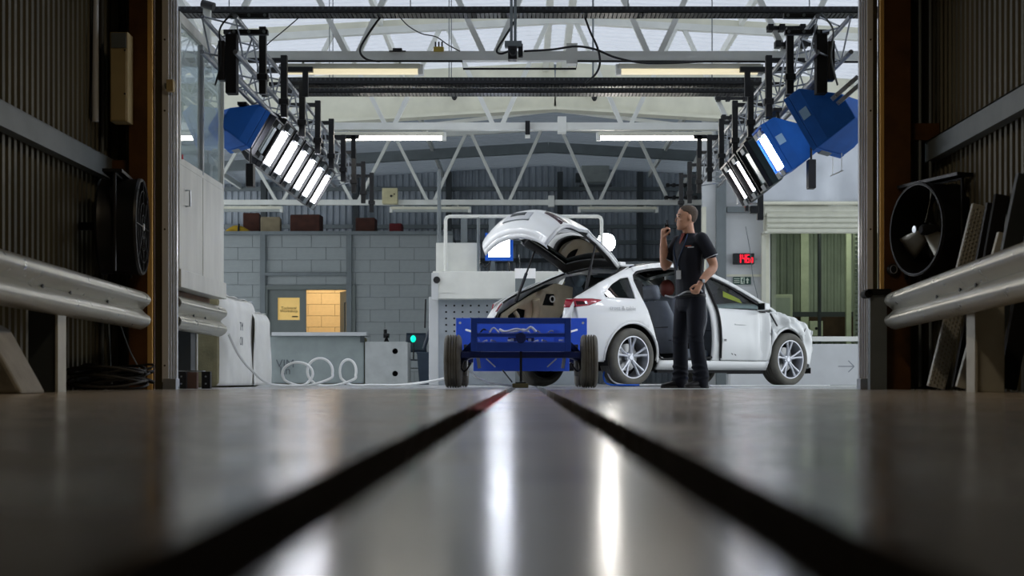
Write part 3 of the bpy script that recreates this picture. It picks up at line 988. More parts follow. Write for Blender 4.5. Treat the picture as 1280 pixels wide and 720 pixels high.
# bracket with small sensors under the far end of the right rig
t = thing('sensor_bracket', 'black angled bracket with hanging sensors above the digital clock', 'bracket', W(950, 255, 19.5))
MB().bar((-0.29, 0, 0.03), (0.02, 0, 0.03), 0.05, 0.05).build('arm', M_BLACK, t)
MB().bar((0.0, 0, 0.35), (0.0, 0, -0.22), 0.09, 0.08).build('arm', M_BLACK, t)
MB().span((-0.14, -0.05, -0.13), (-0.02, 0.05, -0.03)).build('sensor', M_BLACK, t, bevel=0.01)
MB().span((-0.21, -0.04, -0.10), (-0.16, 0.04, -0.02)).build('sensor', M_BLACK, t, bevel=0.008)
MB().span((-0.31, -0.1, 0.0), (-0.05, 0.1, 0.16)).build('lamp_head', M_ALU, t, bevel=0.01)
MB().span((-0.22, -0.045, -0.05), (-0.205, -0.035, 0.0)).build('red_tag', M_RED, t)

# small things on the trusses and the deep rafter
for px, py, lab in ((568, 120, 'round black sensor under the cream rafter, towards the black lamp row'), (743, 121, 'round black sensor under the cream rafter, towards the man')):
    t = thing('dome_sensor', lab, 'sensor', W(px, py, 24.1))
    MB().ball((0, 0, 0), (0.05, 0.05, 0.075), 14, 10).build('dome', M_BLACK, t, smooth=True)
    MB().tube([(0, 0, 0.05), (0, 0.1, 0.12)], 0.02, 8).build('arm', M_DGREY, t)
t = thing('hanging_clip', 'small black clip hanging under the middle truss near the ridge', 'clip', W(659.5, 172, 19.6))
MB().span((-0.035, -0.06, 0), (0.035, 0.06, 0.03)).build('foot', M_WHITE, t)
MB().span((-0.032, -0.065, 0.03), (0.032, -0.03, 0.22)).build('strap', M_BLACK, t)
t = thing('aluminium_profile', 'bright aluminium profile slanting beside the closest blue hood', 'profile', (0, 0, 0))
for d in (0, 7):
    MB().bar(W(1040 + d, 124 + d * 0.8, 12.9), W(1072 + d, 96 + d * 0.8, 12.9), 0.05, 0.04).build('bar', M_ALU, t, bevel=0.004)
t = thing('cabin_camera', 'small black camera on a white post at the top of the cabin', 'camera', W(259, 36, 14.0))
MB().span((-0.035, -0.03, -0.2), (0.035, 0.03, 0.2)).build('post', M_WHITE, t)
MB().tube([(-0.04, -0.04, 0.24), (0.08, -0.06, 0.20)], 0.04, 12).build('camera_body', M_BLACK, t, smooth=True)

# ------------------------------------------------------------------ glazed cabin beside the opening
M_CABIN = mat('cabin_panel', 'd5d5cd', 0.5, var=0.10, scale=5, stretch=(1, 1, .3))
M_PANE = mat('cabin_glass', (0.85, 0.93, 0.94), 0.02, var=0, trans=0.85, ior=1.45)
cx, cy0, cy1, cz0, cz1 = -3.03, 12.42, 14.25, 0.93, 3.27
cab = thing('glazed_cabin', 'raised white cabin with two tall panes and a steel base, beside the opening', 'cabin', (0, 0, 0))
MB().span((cx - 1.5, cy0, 2.0 - 0.03), (cx, cy1, 2.03)).build('sill', M_CABIN, cab)
for a, b in ((cy0, 13.32), (13.335, cy1)):
    MB().span((cx - 0.03, a + 0.004, cz0 + 0.12), (cx, b - 0.004, 1.97)).build('lower_panel', M_CABIN, cab, bevel=0.004)
MB().span((cx - 1.5, cy1 - 0.03, cz0), (cx - 0.03, cy1, 2.0)).build('end_panel', M_CABIN, cab)
MB().span((cx - 1.5, cy0, cz0), (cx - 1.47, cy1, 2.0)).build('back_panel', M_CABIN, cab)
for y in (cy0 + 0.02, 13.33, cy1 - 0.03):
    MB().span((cx - 0.05, y - 0.025, 2.0), (cx + 0.004, y + 0.025, cz1)).build('mullion', M_ALU if y == 13.33 else M_CABIN, cab)
MB().span((cx - 1.5, cy1 - 0.05, 2.0), (cx - 1.44, cy1, cz1)).build('mullion', M_CABIN, cab)
MB().span((cx - 0.05, cy0, cz1 - 0.06), (cx + 0.006, cy1, cz1 + 0.03)).build('head_rail', M_CABIN, cab)
MB().span((cx - 1.5, cy1 - 0.05, cz1 - 0.06), (cx - 0.05, cy1, cz1 + 0.03)).build('head_rail', M_CABIN, cab)
for a, b in ((cy0 + 0.045, 13.305), (13.355, cy1 - 0.055)):
    MB().span((cx - 0.03, a, 2.03), (cx - 0.022, b, cz1 - 0.06)).build('pane', M_PANE, cab)
MB().span((cx - 1.44, cy1 - 0.03, 2.03), (cx - 0.05, cy1 - 0.022, cz1 - 0.06)).build('pane', M_PANE, cab)
MB().span((cx - 1.5, cy0 - 0.02, cz0 - 0.04), (cx + 0.02, cy1 + 0.03, cz0 + 0.12)).build('base_beam', M_CABIN, cab, bevel=0.006)
MB().span((cx - 1.4, cy0 + 0.1, cz0 - 0.10), (cx - 0.12, cy1 - 0.1, cz0 - 0.045)).build('underframe', M_OXIDE, cab)
for y in (12.6, 14.1):
    for x in (cx - 0.35, cx - 1.35):
        MB().span((x - 0.05, y - 0.05, 0), (x + 0.05, y + 0.05, cz0 - 0.10)).build('leg', M_DGREY, cab)
MB().tube([(cx + 0.005, 12.62, 1.62), (cx + 0.045, 12.62, 1.62), (cx + 0.045, 12.62, 1.76), (cx + 0.005, 12.62, 1.76)], 0.01, 8).build('handle', M_ALU, cab, smooth=True)
MB().span((cx, 12.5, 2.02), (cx + 0.012, 12.515, 2.06)).build('red_tag', M_RED, cab)
# warning lamp on top of the cabin
wl = thing('beacon', 'small orange lamp on the top corner of the glazed cabin', 'lamp', (cx, 14.2, cz1 + 0.03))
MB().lathe([(0.03, 0), (0.035, 0.02), (0.03, 0.05), (0.012, 0.07), (0.001, 0.072)], (0, 0, 0), 'Z', 14).build('dome', mat('orange_lens', 'c85a2a', 0.3, var=0.05), wl, smooth=True)
MB().lathe([(0.04, 0), (0.04, 0.012), (0.001, 0.012)], (0, 0, 0), 'Z', 14).build('collar', M_BLACK, wl)

# ------------------------------------------------------------------ crash barriers (W-beam rails)
WP = [(-0.155, 0.0), (-0.145, 0.03), (-0.125, 0.06), (-0.10, 0.078), (-0.075, 0.082), (-0.05, 0.07), (-0.025, 0.035), (0.0, 0.012),
      (0.025, 0.035), (0.05, 0.07), (0.075, 0.082), (0.10, 0.078), (0.125, 0.06), (0.145, 0.03), (0.155, 0.0)]
def wbeam(path, z, s, th=0.012):
    """path: (x, y) points; s = side the humps face (+1 = +x)"""
    m = MB()
    prof = [(a, b) for a, b in WP] + [(a, b - th) for a, b in WP[::-1]]
    rings = []
    for (x, y, zz) in path:
        rings.append([Vector((x + s * b, y, z + zz + a)) for a, b in prof])
    return m.loft(rings)
def barrier(path, z, s, label, holes, name='crash_barrier'):
    t = thing(name, label, 'crash barrier', (0, 0, 0))
    n = len(path)
    wbeam(path, z, s).build('beam', M_GALV, t, smooth=True, angle=50)
    for (y, dz) in holes:
        x = interp([(p[1], p[0]) for p in path], y)
        MB().lathe([(0.001, 0.014), (0.013, 0.014), (0.018, 0.004), (0.018, -0.002)], (x + s * 0.012, y, z + dz), 'X', 12,
                   rot=None if s > 0 else Matrix.Rotation(math.pi, 3, 'Z')).build('bolt', M_DGREY, t)
    return t
def steps(y0, y1, x0, x1, n=10):
    return [(x0 + (x1 - x0) * i / n, y0 + (y1 - y0) * i / n, 0.0) for i in range(n + 1)]
lb = barrier(steps(4.0, 11.55, -2.66, -3.13), 0.645, 1, 'galvanised crash barrier in the tunnel beside the cable heap', [(8.6, 0.0), (9.25, 0.0), (10.3, 0.0), (9.4, -0.06)])
rb = barrier(steps(4.0, 11.6, 2.28, 3.00), 0.645, -1, 'galvanised crash barrier in front of the leaning planks', [(8.5, 0.0), (8.95, 0.0), (9.7, 0.0)])
hb = barrier(steps(12.45, 14.45, -3.10, -3.12), 0.675, 1, 'short galvanised crash barrier under the glazed cabin', [(13.7, 0.0), (13.2, 0.0)])
M_POST = mat('pale_post', 'c4c4bb', 0.55, 0.2, var=0.1)
def ibeam_post(parent, x, y, h, w=0.16, d=0.12):
    m = MB()
    m.span((x - w / 2, y - d / 2, 0), (x + w / 2, y - d / 2 + 0.012, h))
    m.span((x - w / 2, y + d / 2 - 0.012, 0), (x + w / 2, y + d / 2, h))
    m.span((x - 0.006, y - d / 2, 0), (x + 0.006, y + d / 2, h))
    return m.build('post', M_POST, parent)
def plate_post(parent, x0, x1, y, h, edge):
    MB().span((min(x0, x1), y, 0), (max(x0, x1), y + 0.14, h)).build('post', M_DGREY, parent)
    MB().span((edge - 0.008, y - 0.012, 0), (edge + 0.008, y + 0.15, h)).build('post_flange', M_POST, parent)
plate_post(lb, -3.17, -3.00, 9.05, 0.80, -2.985)
plate_post(lb, -2.93, -2.80, 5.6, 0.78, -2.79)
MB().span((2.83, 8.95, 0), (3.01, 9.1, 0.62)).build('post', M_POST, rb, bevel=0.005)
MB().span((2.815, 8.93, 0), (2.832, 9.1, 0.80)).build('post_flange', M_POST, rb)
plate_post(rb, 2.5, 2.62, 5.6, 0.78, 2.48)
MB().span((-3.40, 13.35, 0), (-3.15, 13.55, 0.62)).build('post', M_DGREY, hb, bevel=0.005)
MB().span((-3.16, 13.55, 0), (-3.14, 13.6, 0.62)).build('post_flange', M_POST, hb)
MB().span((-3.42, 12.55, 0), (-3.2, 12.85, 0.85)).build('post', M_POST, hb, bevel=0.005)

# concrete wedge beside the left barrier
M_WEDGE = mat('pale_concrete_wedge', '8d8a82', 0.7, var=0.18, scale=7, bump=0.15)
wg = MB().prism([(-3.45, 0), (-2.80, 0), (-3.0, 0.36), (-3.06, 0.40), (-3.45, 0.40)], lambda u, v, t: (u, t, v), 7.9, 8.3).build('concrete_wedge', M_WEDGE, bevel=0.02)
tag(wg, 'grey concrete block with a sloping side under the crash barrier', 'concrete block')

# ------------------------------------------------------------------ covered blocks
M_TARP = mat('white_tarpaulin', 'e9eae6', 0.55, var=0.07, scale=4)
M_TARPG = mat('grey_white_tarpaulin', '96a09f', 0.6, var=0.10, scale=4)
M_BLKY = mat('yellowish_concrete', '8a8466', 0.85, var=0.2, scale=6, bump=0.2)
def tarp(u0, u1, z0, z1, place, amp, seed, n=40, k=26):
    r = random.Random(seed)
    ph = [r.uniform(0, 6.28) for _ in range(8)]
    fr_ = [r.uniform(4, 18) for _ in range(8)]
    def fn(a, b):
        u = u0 + (u1 - u0) * a; z = z0 + (z1 - z0) * b
        d = sum(math.sin(u * fr_[i] + ph[i] + z * (1.5 - i * 0.6)) for i in range(8)) / 8
        d2 = math.sin(u * 3 + z * 7 + ph[0])
        return place(u, z, amp * (d * (1.25 - b) + 0.25 * d2))
    return MB().grid(n, k, fn)
cbk = thing('covered_block', 'tall white tarpaulin covered block at the end of the short crash barrier', 'covered block', (0, 0, 0))
MB().span((-4.3, 14.95, 0), (-3.24, 16.55, 0.96)).build('block', M_BLKY, cbk, bevel=0.05)
MB().span((-4.3, 16.6, 0), (-3.26, 17.45, 0.86)).build('block', M_BLKY, cbk, bevel=0.05)
tarp(14.97, 16.6, 0.02, 0.98, lambda u, z, d: (-3.17 + d - 0.05 * max(0, (z - 0.85) / 0.13) ** 2 - 0.10 * max(0, (15.2 - u) / 0.23) ** 2, u, z), 0.045, 3).build('tarpaulin', M_TARP, cbk, smooth=True, solid=0.004)
tarp(16.42, 17.5, 0.02, 0.88, lambda u, z, d: (-3.15 + d - 0.06 * max(0, (z - 0.76) / 0.12) ** 2, u, z), 0.04, 5, 24).build('tarpaulin', M_TARP, cbk, smooth=True, solid=0.004)
MB().grid(16, 10, lambda a, b: (-3.20 - 1.0 * b, 14.97 + 1.63 * a, 0.985 + 0.008 * math.sin(a * 20 + b * 9))).build('tarpaulin_top', M_TARP, cbk, smooth=True, solid=0.004)
MB().grid(12, 8, lambda a, b: (-3.20 - 1.0 * b, 16.58 + 0.9 * a, 0.885 + 0.008 * math.sin(a * 15 + b * 9))).build('tarpaulin_top', M_TARP, cbk, smooth=True, solid=0.004)
M_PRINT = mat('grey_print', '5b6166', 0.7, var=0.05)
text_mesh('printed_logo', 'OII', 0.13, M_PRINT, cbk, frame_matrix((-3.115, 15.55, 0.50), (0, 1, 0), (0, 0, 1)))
text_mesh('printed_logo', 'TM', 0.13, M_PRINT, cbk, frame_matrix((-3.115, 15.55, 0.66), (0, 1, 0), (0, 0, 1)))

# low covered barrier, plank and holed block by the workshop door
YW = 25.0
lw = thing('covered_barrier', 'low barrier wrapped in grey-white tarpaulin below the workshop door', 'covered block', (0, 0, 0))
x0, x1 = WX(330, YW), WX(455, YW)
MB().span((x0, YW + 0.05, 0), (x1, YW + 0.5, 0.84)).build('block', M_BLKY, lw, bevel=0.03)
tarp(x0, x1, 0.02, 0.86, lambda u, z, d: (u, YW + d + 0.02, z), 0.025, 11, 60).build('tarpaulin', M_TARPG, lw, smooth=True, solid=0.004)
MB().grid(30, 6, lambda a, b: (x0 + (x1 - x0) * a, YW + 0.5 * b, 0.862 + 0.006 * math.sin(a * 30 + 4 * b))).build('tarpaulin_top', M_TARPG, lw, smooth=True, solid=0.004)
text_mesh('printed_logo', 'VIM', 0.20, M_PRINT, lw, frame_matrix((WX(357, YW), YW - 0.04, WZ(455, YW)), (1, 0, 0), (0, 0, 1)))
text_mesh('printed_logo', 'kn', 0.20, M_PRINT, lw, frame_matrix((WX(357, YW), YW - 0.04, WZ(463.5, YW)), (1, 0, 0), (0, 0, 1)))
pl = thing('plank_top', 'long pale grey shelf board lying over the covered barrier', 'shelf board', (0, 0, 0))
MB().span((WX(341, YW), YW - 0.12, WZ(420, YW)), (WX(459, YW), YW + 0.45, WZ(415.5, YW))).build('board', M_PANEL, pl, bevel=0.006)
MB().span((WX(451, YW), YW - 0.10, WZ(428, YW)), (WX(456, YW), YW - 0.02, WZ(420, YW))).build('clamp', M_DGREY, pl)
M_HOLED = mat('white_concrete', 'bcc0bf', 0.75, var=0.1, scale=5, bump=0.12)
hbk = thing('holed_block', 'white concrete block with two round holes beside the chair', 'concrete block', (0, 0, 0))
hx0, hx1 = WX(456.5, YW), WX(509.5, YW)
hz = [WZ(439, YW), WZ(467, YW)]
hx = WX(494, YW)
circ = lambda cx_, cz_, r: [(cx_ + r * math.cos(i * math.pi / 10), cz_ + r * math.sin(i * math.pi / 10)) for i in range(20)]
sheet([(hx0, 0), (hx1, 0), (hx1, 0.72), (hx1 - 0.03, 0.755), (hx0, 0.755)], [circ(hx, z, 0.05) for z in hz], lambda u, v: (u, YW, v), 0.15).build('front_face', M_HOLED, hbk, solid=0.03)
MB().span((hx0, YW + 0.10, 0), (hx1 - 0.003, YW + 0.7, 0.75)).build('body', M_HOLED, hbk, bevel=0.01)
for z in hz:
    MB().lathe([(0.05, -0.01), (0.048, 0.09), (0.001, 0.09)], (hx, YW, z), 'Y', 20).build('hole_sleeve', M_BLACKM, hbk, smooth=True)
MB().span((hx0, YW + 0.01, 0), (hx0 + 0.03, YW + 0.10, 0.75)).build('body', M_HOLED, hbk)
MB().span((hx1 - 0.03, YW + 0.01, 0), (hx1, YW + 0.10, 0.74)).build('body', M_HOLED, hbk)
MB().span((hx0, YW + 0.01, 0.72), (hx1 - 0.03, YW + 0.10, 0.755)).build('body', M_HOLED, hbk)
# small black camera on the block
kc = thing('tripod_camera', 'small black camera on a stubby mount on the white holed block', 'camera', (WX(483, YW + 0.2), YW + 0.2, 0.755))
MB().tube([(0, 0, 0), (0, 0, 0.07)], [0.05, 0.02], 12).build('base', M_BLACKM, kc, smooth=True)
MB().span((-0.05, -0.07, 0.07), (0.05, 0.07, 0.15)).build('body', M_BLACK, kc, bevel=0.01)
MB().tube([(-0.02, 0, 0.15), (-0.02, 0, 0.22)], 0.03, 10).build('knob', M_BLACKM, kc, smooth=True)
MB().lathe([(0.001, -0.12), (0.03, -0.12), (0.035, -0.06)], (0, 0, 0.11), 'Y', 14).build('lens', M_BLACKM, kc, smooth=True)

# white hose in loops on the floor
M_HOSE = mat('white_hose', 'f0f2f0', 0.4, var=0.03)
YH = 16.6
hp = [(336, 470, -1.2), (340, 481, 0), (352, 482.3, 0.1)]
def loop(cx_, cy_, rx, ry, a0, a1, n, dy0, dy1):
    return [(cx_ + rx * math.cos(math.radians(a0 + (a1 - a0) * i / n)), cy_ - ry * math.sin(math.radians(a0 + (a1 - a0) * i / n)), dy0 + (dy1 - dy0) * i / n) for i in range(n + 1)]
pts = [(286, 418, -1.6), (300, 446, -1.4), (318, 466, -1.1), (335, 479, -0.8), (352, 482.2, -0.3)]
pts += [(378, 482.5, -0.1)] + loop(372, 467, 19, 14, -40, 225, 10, 0.0, 0.25) + [(372, 482.0, 0.3), (388, 481.6, 0.32)]
pts += loop(400, 464, 15.8, 16.0, -35, 235, 10, 0.35, 0.55) + [(398, 481.9, 0.6), (420, 481.9, 0.6)]
pts += loop(435, 464, 10.2, 14.5, -45, 225, 10, 0.6, 0.8) + [(440, 481.4, 0.9), (465, 482, 1.0), (500, 481.9, 1.0), (530, 478, 0.6), (545, 475.5, 0.5), (556, 473, 0.45)]
hose = MB().tube(curve_pts([(lambda p: (p.x, p.y, max(p.z, 0.017)))(W(a, b, YH + d)) for a, b, d in pts], 5), 0.016, 8).build('hose', M_HOSE, smooth=True)
tag(hose, 'white hose standing in three loops on the hall floor', 'hose')
h2 = MB().tube(curve_pts([(-0.62, 15.0, 0.22), (-0.55, 15.2, 0.12), (-0.4, 15.4, 0.05), (-0.2, 15.5, 0.02), (-0.1, 15.45, 0.02)], 6), 0.012, 8).build('hose', M_HOSE, smooth=True)
tag(h2, 'white hose curving under the blue trolley', 'hose')

# chair with a teal lamp in front of the block wall
M_CHAIR = mat('dark_blue_plastic', '1e2b3a', 0.45, var=0.1)
ch = thing('stacking_chair', 'dark blue stacking chair beside the white holed block', 'chair', (WX(519, 26.4), 26.4, 0), math.radians(0))
def chair_back(a, b):
    x = -0.20 + 0.40 * a; w = 1 - 0.08 * b
    return (x * w, 0.17 + 0.08 * b + 0.03 * (2 * a - 1) ** 2 * -1, 0.60 + 0.36 * b)
MB().grid(8, 6, chair_back).build('backrest', M_CHAIR, ch, smooth=True, solid=0.016)
MB().grid(8, 6, lambda a, b: (-0.21 + 0.42 * a, -0.22 + 0.40 * b, 0.45 + 0.02 * (2 * a - 1) ** 2)).build('seat', M_CHAIR, ch, smooth=True, solid=0.018)
for sx in (-1, 1):
    MB().tube([(sx * 0.19, -0.18, 0.44), (sx * 0.22, -0.24, 0)], 0.012, 8).build('leg', M_BLACK, ch, smooth=True)
    MB().tube([(sx * 0.19, 0.16, 0.62), (sx * 0.19, 0.15, 0.44), (sx * 0.22, 0.26, 0)], 0.012, 8).build('leg', M_BLACK, ch, smooth=True)
MB().tube([(-0.2, -0.2, 0.3), (0.2, -0.2, 0.3)], 0.008, 6).build('stretcher', M_BLACK, ch)
M_TEAL = mat('teal_led', (0.0, 0.5, 0.42), 0.4, var=0, emit=(0.0, 0.62, 0.40), estr=1.3)
tl = thing('teal_lamp', 'small round teal lamp glowing in front of the dark blue chair', 'lamp', (WX(516.5, 26.3), 26.3, WZ(423.5, 26.3)))
MB().ball((0, 0, 0), (0.05, 0.03, 0.065)).build('bulb', M_TEAL, tl, smooth=True)
MB().tube([(0, 0.03, -0.04), (0, 0.05, -0.24), (0, 0.0, -0.375)], 0.012, 8).build('stem', M_BLACK, tl)
bn = thing('waste_bin', 'dark grey bin standing beside the blue chair', 'bin', (WX(533, 25.6), 25.6, 0))
MB().loft([[(-0.12, -0.1, 0), (0.12, -0.1, 0), (0.12, 0.1, 0), (-0.12, 0.1, 0)], [(-0.16, -0.13, 0.56), (0.16, -0.13, 0.56), (0.16, 0.13, 0.56), (-0.16, 0.13, 0.56)]]).build('bin_body', mat('grey_bin', '3f4d5c', 0.5), bn, bevel=0.01)
MB().span((-0.17, -0.14, 0.55), (0.17, 0.14, 0.585)).build('rim', mat('grey_bin', '3f4d5c', 0.5), bn, bevel=0.008)

# ------------------------------------------------------------------ test block in the middle with beam, panel, pipe frame
YM = 22.2
M_PERF = mat('drilled_steel', '9aa2a9', 0.5, 0.2, var=0.08)
tb = thing('test_block', 'massive pale test block with drilled front plate and overhanging white beam', 'test block', (0, 0, 0))
mx0, mx1 = WX(548, YM), 1.0
MB().span((mx0, YM + 0.012, 0.0), (mx1, YM + 1.2, WZ(374, YM))).build('body', M_PERF, tb, bevel=0.01)
hm = MB(); hol = []
for r in range(9):
    for k in range(18):
        x = mx0 + 0.12 + k * 0.128 + 0.0
        z = WZ(382, YM) - r * 0.10
        hol.append((x, z))
        hm.lathe([(0.016, 0.004), (0.016, 0.0085), (0.001, 0.0085)], (x, YM, z), 'Y', 8)
MB().span((mx0, YM + 0.009, 0.02), (mx1, YM + 0.012, WZ(375, YM))).build('front_plate', M_PERF, tb)
hm.build('drilled_holes', M_BLACKM, tb)['kind'] = 'stuff'
MB().span((WX(541, YM - 0.3), YM - 0.3, WZ(373.5, YM - 0.3)), (1.0, YM + 0.5, WZ(339, YM - 0.3))).build('beam', M_WHITE, tb, bevel=0.01)
MB().span((WX(541, YM - 0.3), YM - 0.315, WZ(366, YM - 0.3)), (WX(568, YM - 0.3), YM - 0.3, WZ(362, YM - 0.3))).build('beam_bracket', M_WHITE, tb)
MB().span((WX(541, YM - 0.3) - 0.02, YM - 0.32, WZ(375, YM - 0.3)), (WX(548, YM - 0.3), YM - 0.26, WZ(341, YM - 0.3))).build('beam_end', M_PANEL, tb, bevel=0.005)
MB().lathe([(0.001, -0.05), (0.05, -0.05), (0.055, 0.0)], (WX(546, YM - 0.3), YM - 0.32, WZ(350, YM - 0.3)), 'Y', 14).build('buffer', M_BLACK, tb, smooth=True)
MB().span((WX(536, YM), YM + 0.0, 0), (WX(548, YM), YM + 0.3, WZ(371, YM))).build('side_post', M_PANEL, tb, bevel=0.01)
bp_ = thing('back_panel', 'pale panel standing on the white beam under the pipe frame', 'panel', (0, 0, 0))
zt = WZ(339, YM - 0.3)
MB().span((WX(545, YM), YM, zt), (WX(600, YM), YM + 0.05, WZ(303.5, YM))).build('sheet', M_WHITE, bp_, bevel=0.005)
for px in (550, 595):
    MB().span((WX(px, YM) - 0.03, YM + 0.05, zt), (WX(px, YM) + 0.03, YM + 0.2, zt + 0.03)).build('foot', M_GREYST, bp_)
pf = thing('pipe_frame', 'tall white pipe guard frame standing on the white beam', 'pipe frame', (0, 0, 0))
ya = YM - 0.15
def bend_path(px0, px1, py_top, y):
    r = 0.06
    a = Vector((WX(px0, y), y, zt)); b = Vector((WX(px0, y), y, WZ(py_top, y)))
    c = Vector((WX(px1, y), y, WZ(py_top, y))); d = Vector((WX(px1, y), y, zt))
    return [a, b - Vector((0, 0, r)), b + Vector((r * .3, 0, -r * .3)), b + Vector((r, 0, 0)), c - Vector((r, 0, 0)), c + Vector((-r * .3, 0, -r * .3)), c - Vector((0, 0, r)), d]
MB().tube(bend_path(557, 752, 270.5, ya), 0.028, 12).build('outer_pipe', M_WHITE, pf, smooth=True)
for px in (598, 700):
    MB().tube([(WX(px, ya), ya, zt), (WX(px, ya), ya, WZ(271, ya))], 0.024, 12).build('upright_pipe', M_GREYST if px == 598 else M_WHITE, pf, smooth=True)
MB().tube([(WX(549, ya + 0.4), ya + 0.4, zt), (WX(549, ya + 0.4), ya + 0.4, 3.4)], 0.03, 12).build('upright_pipe', M_GREYST, pf, smooth=True)
for px in (580, 615):
    MB().span((WX(px, ya + 0.6) - 0.05, ya + 0.6, zt), (WX(px, ya + 0.6) + 0.05, ya + 0.65, WZ(272, ya + 0.6))).build('ladder_strip', M_GREYST, pf)
# square LED lamp
M_LED = mat('lit_led_panel', 'ffffff', 0.4, var=0, emit='f2f7ff', estr=E_LED)
M_BLUEF = mat('blue_lamp_frame', '1a5fd0', 0.4, var=0.05)  # blue glow of the lamp put into the frame's base colour
YL = 22.0
lp = thing('led_work_lamp', 'square white LED lamp with a blue-lit frame beside the open tailgate', 'work lamp', (WX(624, YL), YL, 0))
lw2 = (637 - 611) / 2 * YL / F; lz0, lz1 = WZ(321.5, YL), WZ(296, YL)
MB().span((-lw2, -0.02, lz0), (lw2, 0.0, lz1)).build('lit_panel', M_LED, lp)
fm = MB()
g = 0.055
fm.span((-lw2 - g, -0.05, lz0 - g), (-lw2, 0.03, lz1 + g)); fm.span((lw2, -0.05, lz0 - g), (lw2 + g, 0.03, lz1 + g))
fm.span((-lw2, -0.05, lz0 - g), (lw2, 0.03, lz0)); fm.span((-lw2, -0.05, lz1), (lw2, 0.03, lz1 + g))
fm.build('frame', M_BLUEF, lp)
MB().span((-lw2 - g, 0.0, lz0 - g), (lw2 + g, 0.07, lz1 + g)).build('back_housing', M_BLUEF, lp, bevel=0.01)
for s in (-1, 1):
    MB().tube([(s * 0.16, 0.04, WZ(339, YM - 0.3)), (s * 0.13, 0.04, lz0)], 0.012, 8).build('stand_leg', M_BLACK, lp, smooth=True)
MB().tube(curve_pts([(-0.12, 0.0, lz0 - 0.03), (-0.2, 0.0, lz0 - 0.15), (-0.3, 0.1, lz0 - 0.1), (-0.34, 0.2, lz0 - 0.4)], 6), 0.010, 6).build('cable', M_CABLE, lp, smooth=True)
# round spot lamp behind the car
M_SPOT = mat('lit_spot', 'ffffff', 0.4, var=0, emit='fffaf2', estr=E_SPOT)
YS = 23.0
sp = thing('spot_lamp', 'dazzling round white spot lamp shining behind the open tailgate', 'spot lamp', (WX(757.5, YS), YS, 0))
zs = WZ(303.5, YS)
MB().lathe([(0.001, -0.11), (0.07, -0.10), (0.12, -0.07), (0.15, -0.02)], (0, 0, zs), 'Y', 28).build('lit_lens', M_SPOT, sp, smooth=True)
MB().lathe([(0.15, -0.04), (0.165, -0.03), (0.165, 0.0), (0.10, 0.2), (0.05, 0.26), (0.001, 0.26)], (0, 0, zs), 'Y', 28).build('housing', M_BLACK, sp, smooth=True)
MB().tube([(0, 0.1, zs - 0.12), (0, 0.1, 0.5)], 0.018, 10).build('stand_pole', M_BLACK, sp, smooth=True)
for a in (0, 2.1, 4.2):
    MB().tube([(0, 0.1, 0.6), (0.45 * math.cos(a), 0.1 + 0.45 * math.sin(a), 0.0)], 0.012, 8).build('stand_leg', M_BLACK, sp, smooth=True)
# white card on a grey bracket
cd = thing('white_card', 'bright white card on a grey bracket in front of the white beam', 'card', (0, 0, 0))
YC = 21.6
MB().span((WX(643.5, YC), YC, WZ(348, YC)), (WX(669.5, YC), YC + 0.02, WZ(335.5, YC))).build('card', mat('bright_card', 'ffffff', 0.6, var=0), cd)
MB().span((WX(644, YC), YC + 0.02, 0.0), (WX(669, YC), YC + 0.06, WZ(348, YC))).build('bracket', M_GREYST, cd)
MB().tube([W(650, 336, YC + 0.02), W(649, 318, YC + 0.02)], 0.006, 6).build('wire', M_DGREY, cd)
# leaning poles beside the test block
for k, (pts, lab, mm) in enumerate((([(530, 436), (541, 400), (545, 384)], 'blue-grey hose hanging at the end of the test block', M_CHAIR),
                                    ([(531, 410), (532, 374)], 'thin dark rod leaning beside the test block', M_BLACK))):
    tag(MB().tube(curve_pts([W(x, y, 23.2) for x, y in pts], 5), 0.03 if k == 0 else 0.014, 8).build('hose' if k == 0 else 'rod', mm, smooth=True), lab, 'hose' if k == 0 else 'rod')

# ------------------------------------------------------------------ right side: clock, exit sign, shutter, tarp, low wall
YK = 24.36
ck = thing('digital_clock', 'black digital clock with red glowing numerals on the white wall', 'clock', (0, 0, 0))
MB().span((WX(917, YK), YK, WZ(330, YK)), (WX(943, YK), YK + 0.13, WZ(316.5, YK))).build('case', M_BLACK, ck, bevel=0.006)
M_REDL = mat('red_led', (0.6, 0.0, 0.02), 0.4, var=0, emit=(1.0, 0.01, 0.03), estr=1.6)
SEG = {'1': 'bc', '4': 'fgbc', '6': 'afgedc', '8': 'abcdefg'}
def digit(ch_, x, z, w, h, t, parent, name='numeral'):
    m = MB()
    pos = {'a': ((0, h), (w, h)), 'b': ((w, h), (w, h / 2)), 'c': ((w, h / 2), (w, 0)), 'd': ((0, 0), (w, 0)), 'e': ((0, 0), (0, h / 2)), 'f': ((0, h / 2), (0, h)), 'g': ((0, h / 2), (w, h / 2))}
    for s in SEG[ch_]:
        (a, b), (c, d) = pos[s]
        m.span((x + min(a, c) - t / 2, YK - 0.008, z + min(b, d) - t / 2), (x + max(a, c) + t / 2, YK - 0.002, z + max(b, d) + t / 2))
    return m.build(name, M_REDL, parent)
zb = WZ(327.8, YK)
digit('1', WX(923.5, YK), zb, 0.03, 0.125, 0.016, ck)
digit('4', WX(928.3, YK), zb, 0.042, 0.125, 0.013, ck)
digit('6', WX(933.2, YK), zb, 0.042, 0.125, 0.013, ck)
digit('8', WX(938.6, YK), zb, 0.03, 0.075, 0.010, ck)
tag(MB().tube(curve_pts([W(x, y, YK - 0.02) for x, y in ((932, 283), (938, 316), (941, 345), (947, 372), (949, 395))], 6), 0.006, 6).build('cable', M_GREYST, smooth=True), 'thin grey cable running down the white wall past the clock', 'cable')
ex = thing('exit_sign', 'flat green exit sign with a running figure and an upward arrow', 'sign', (0, 0, 0))
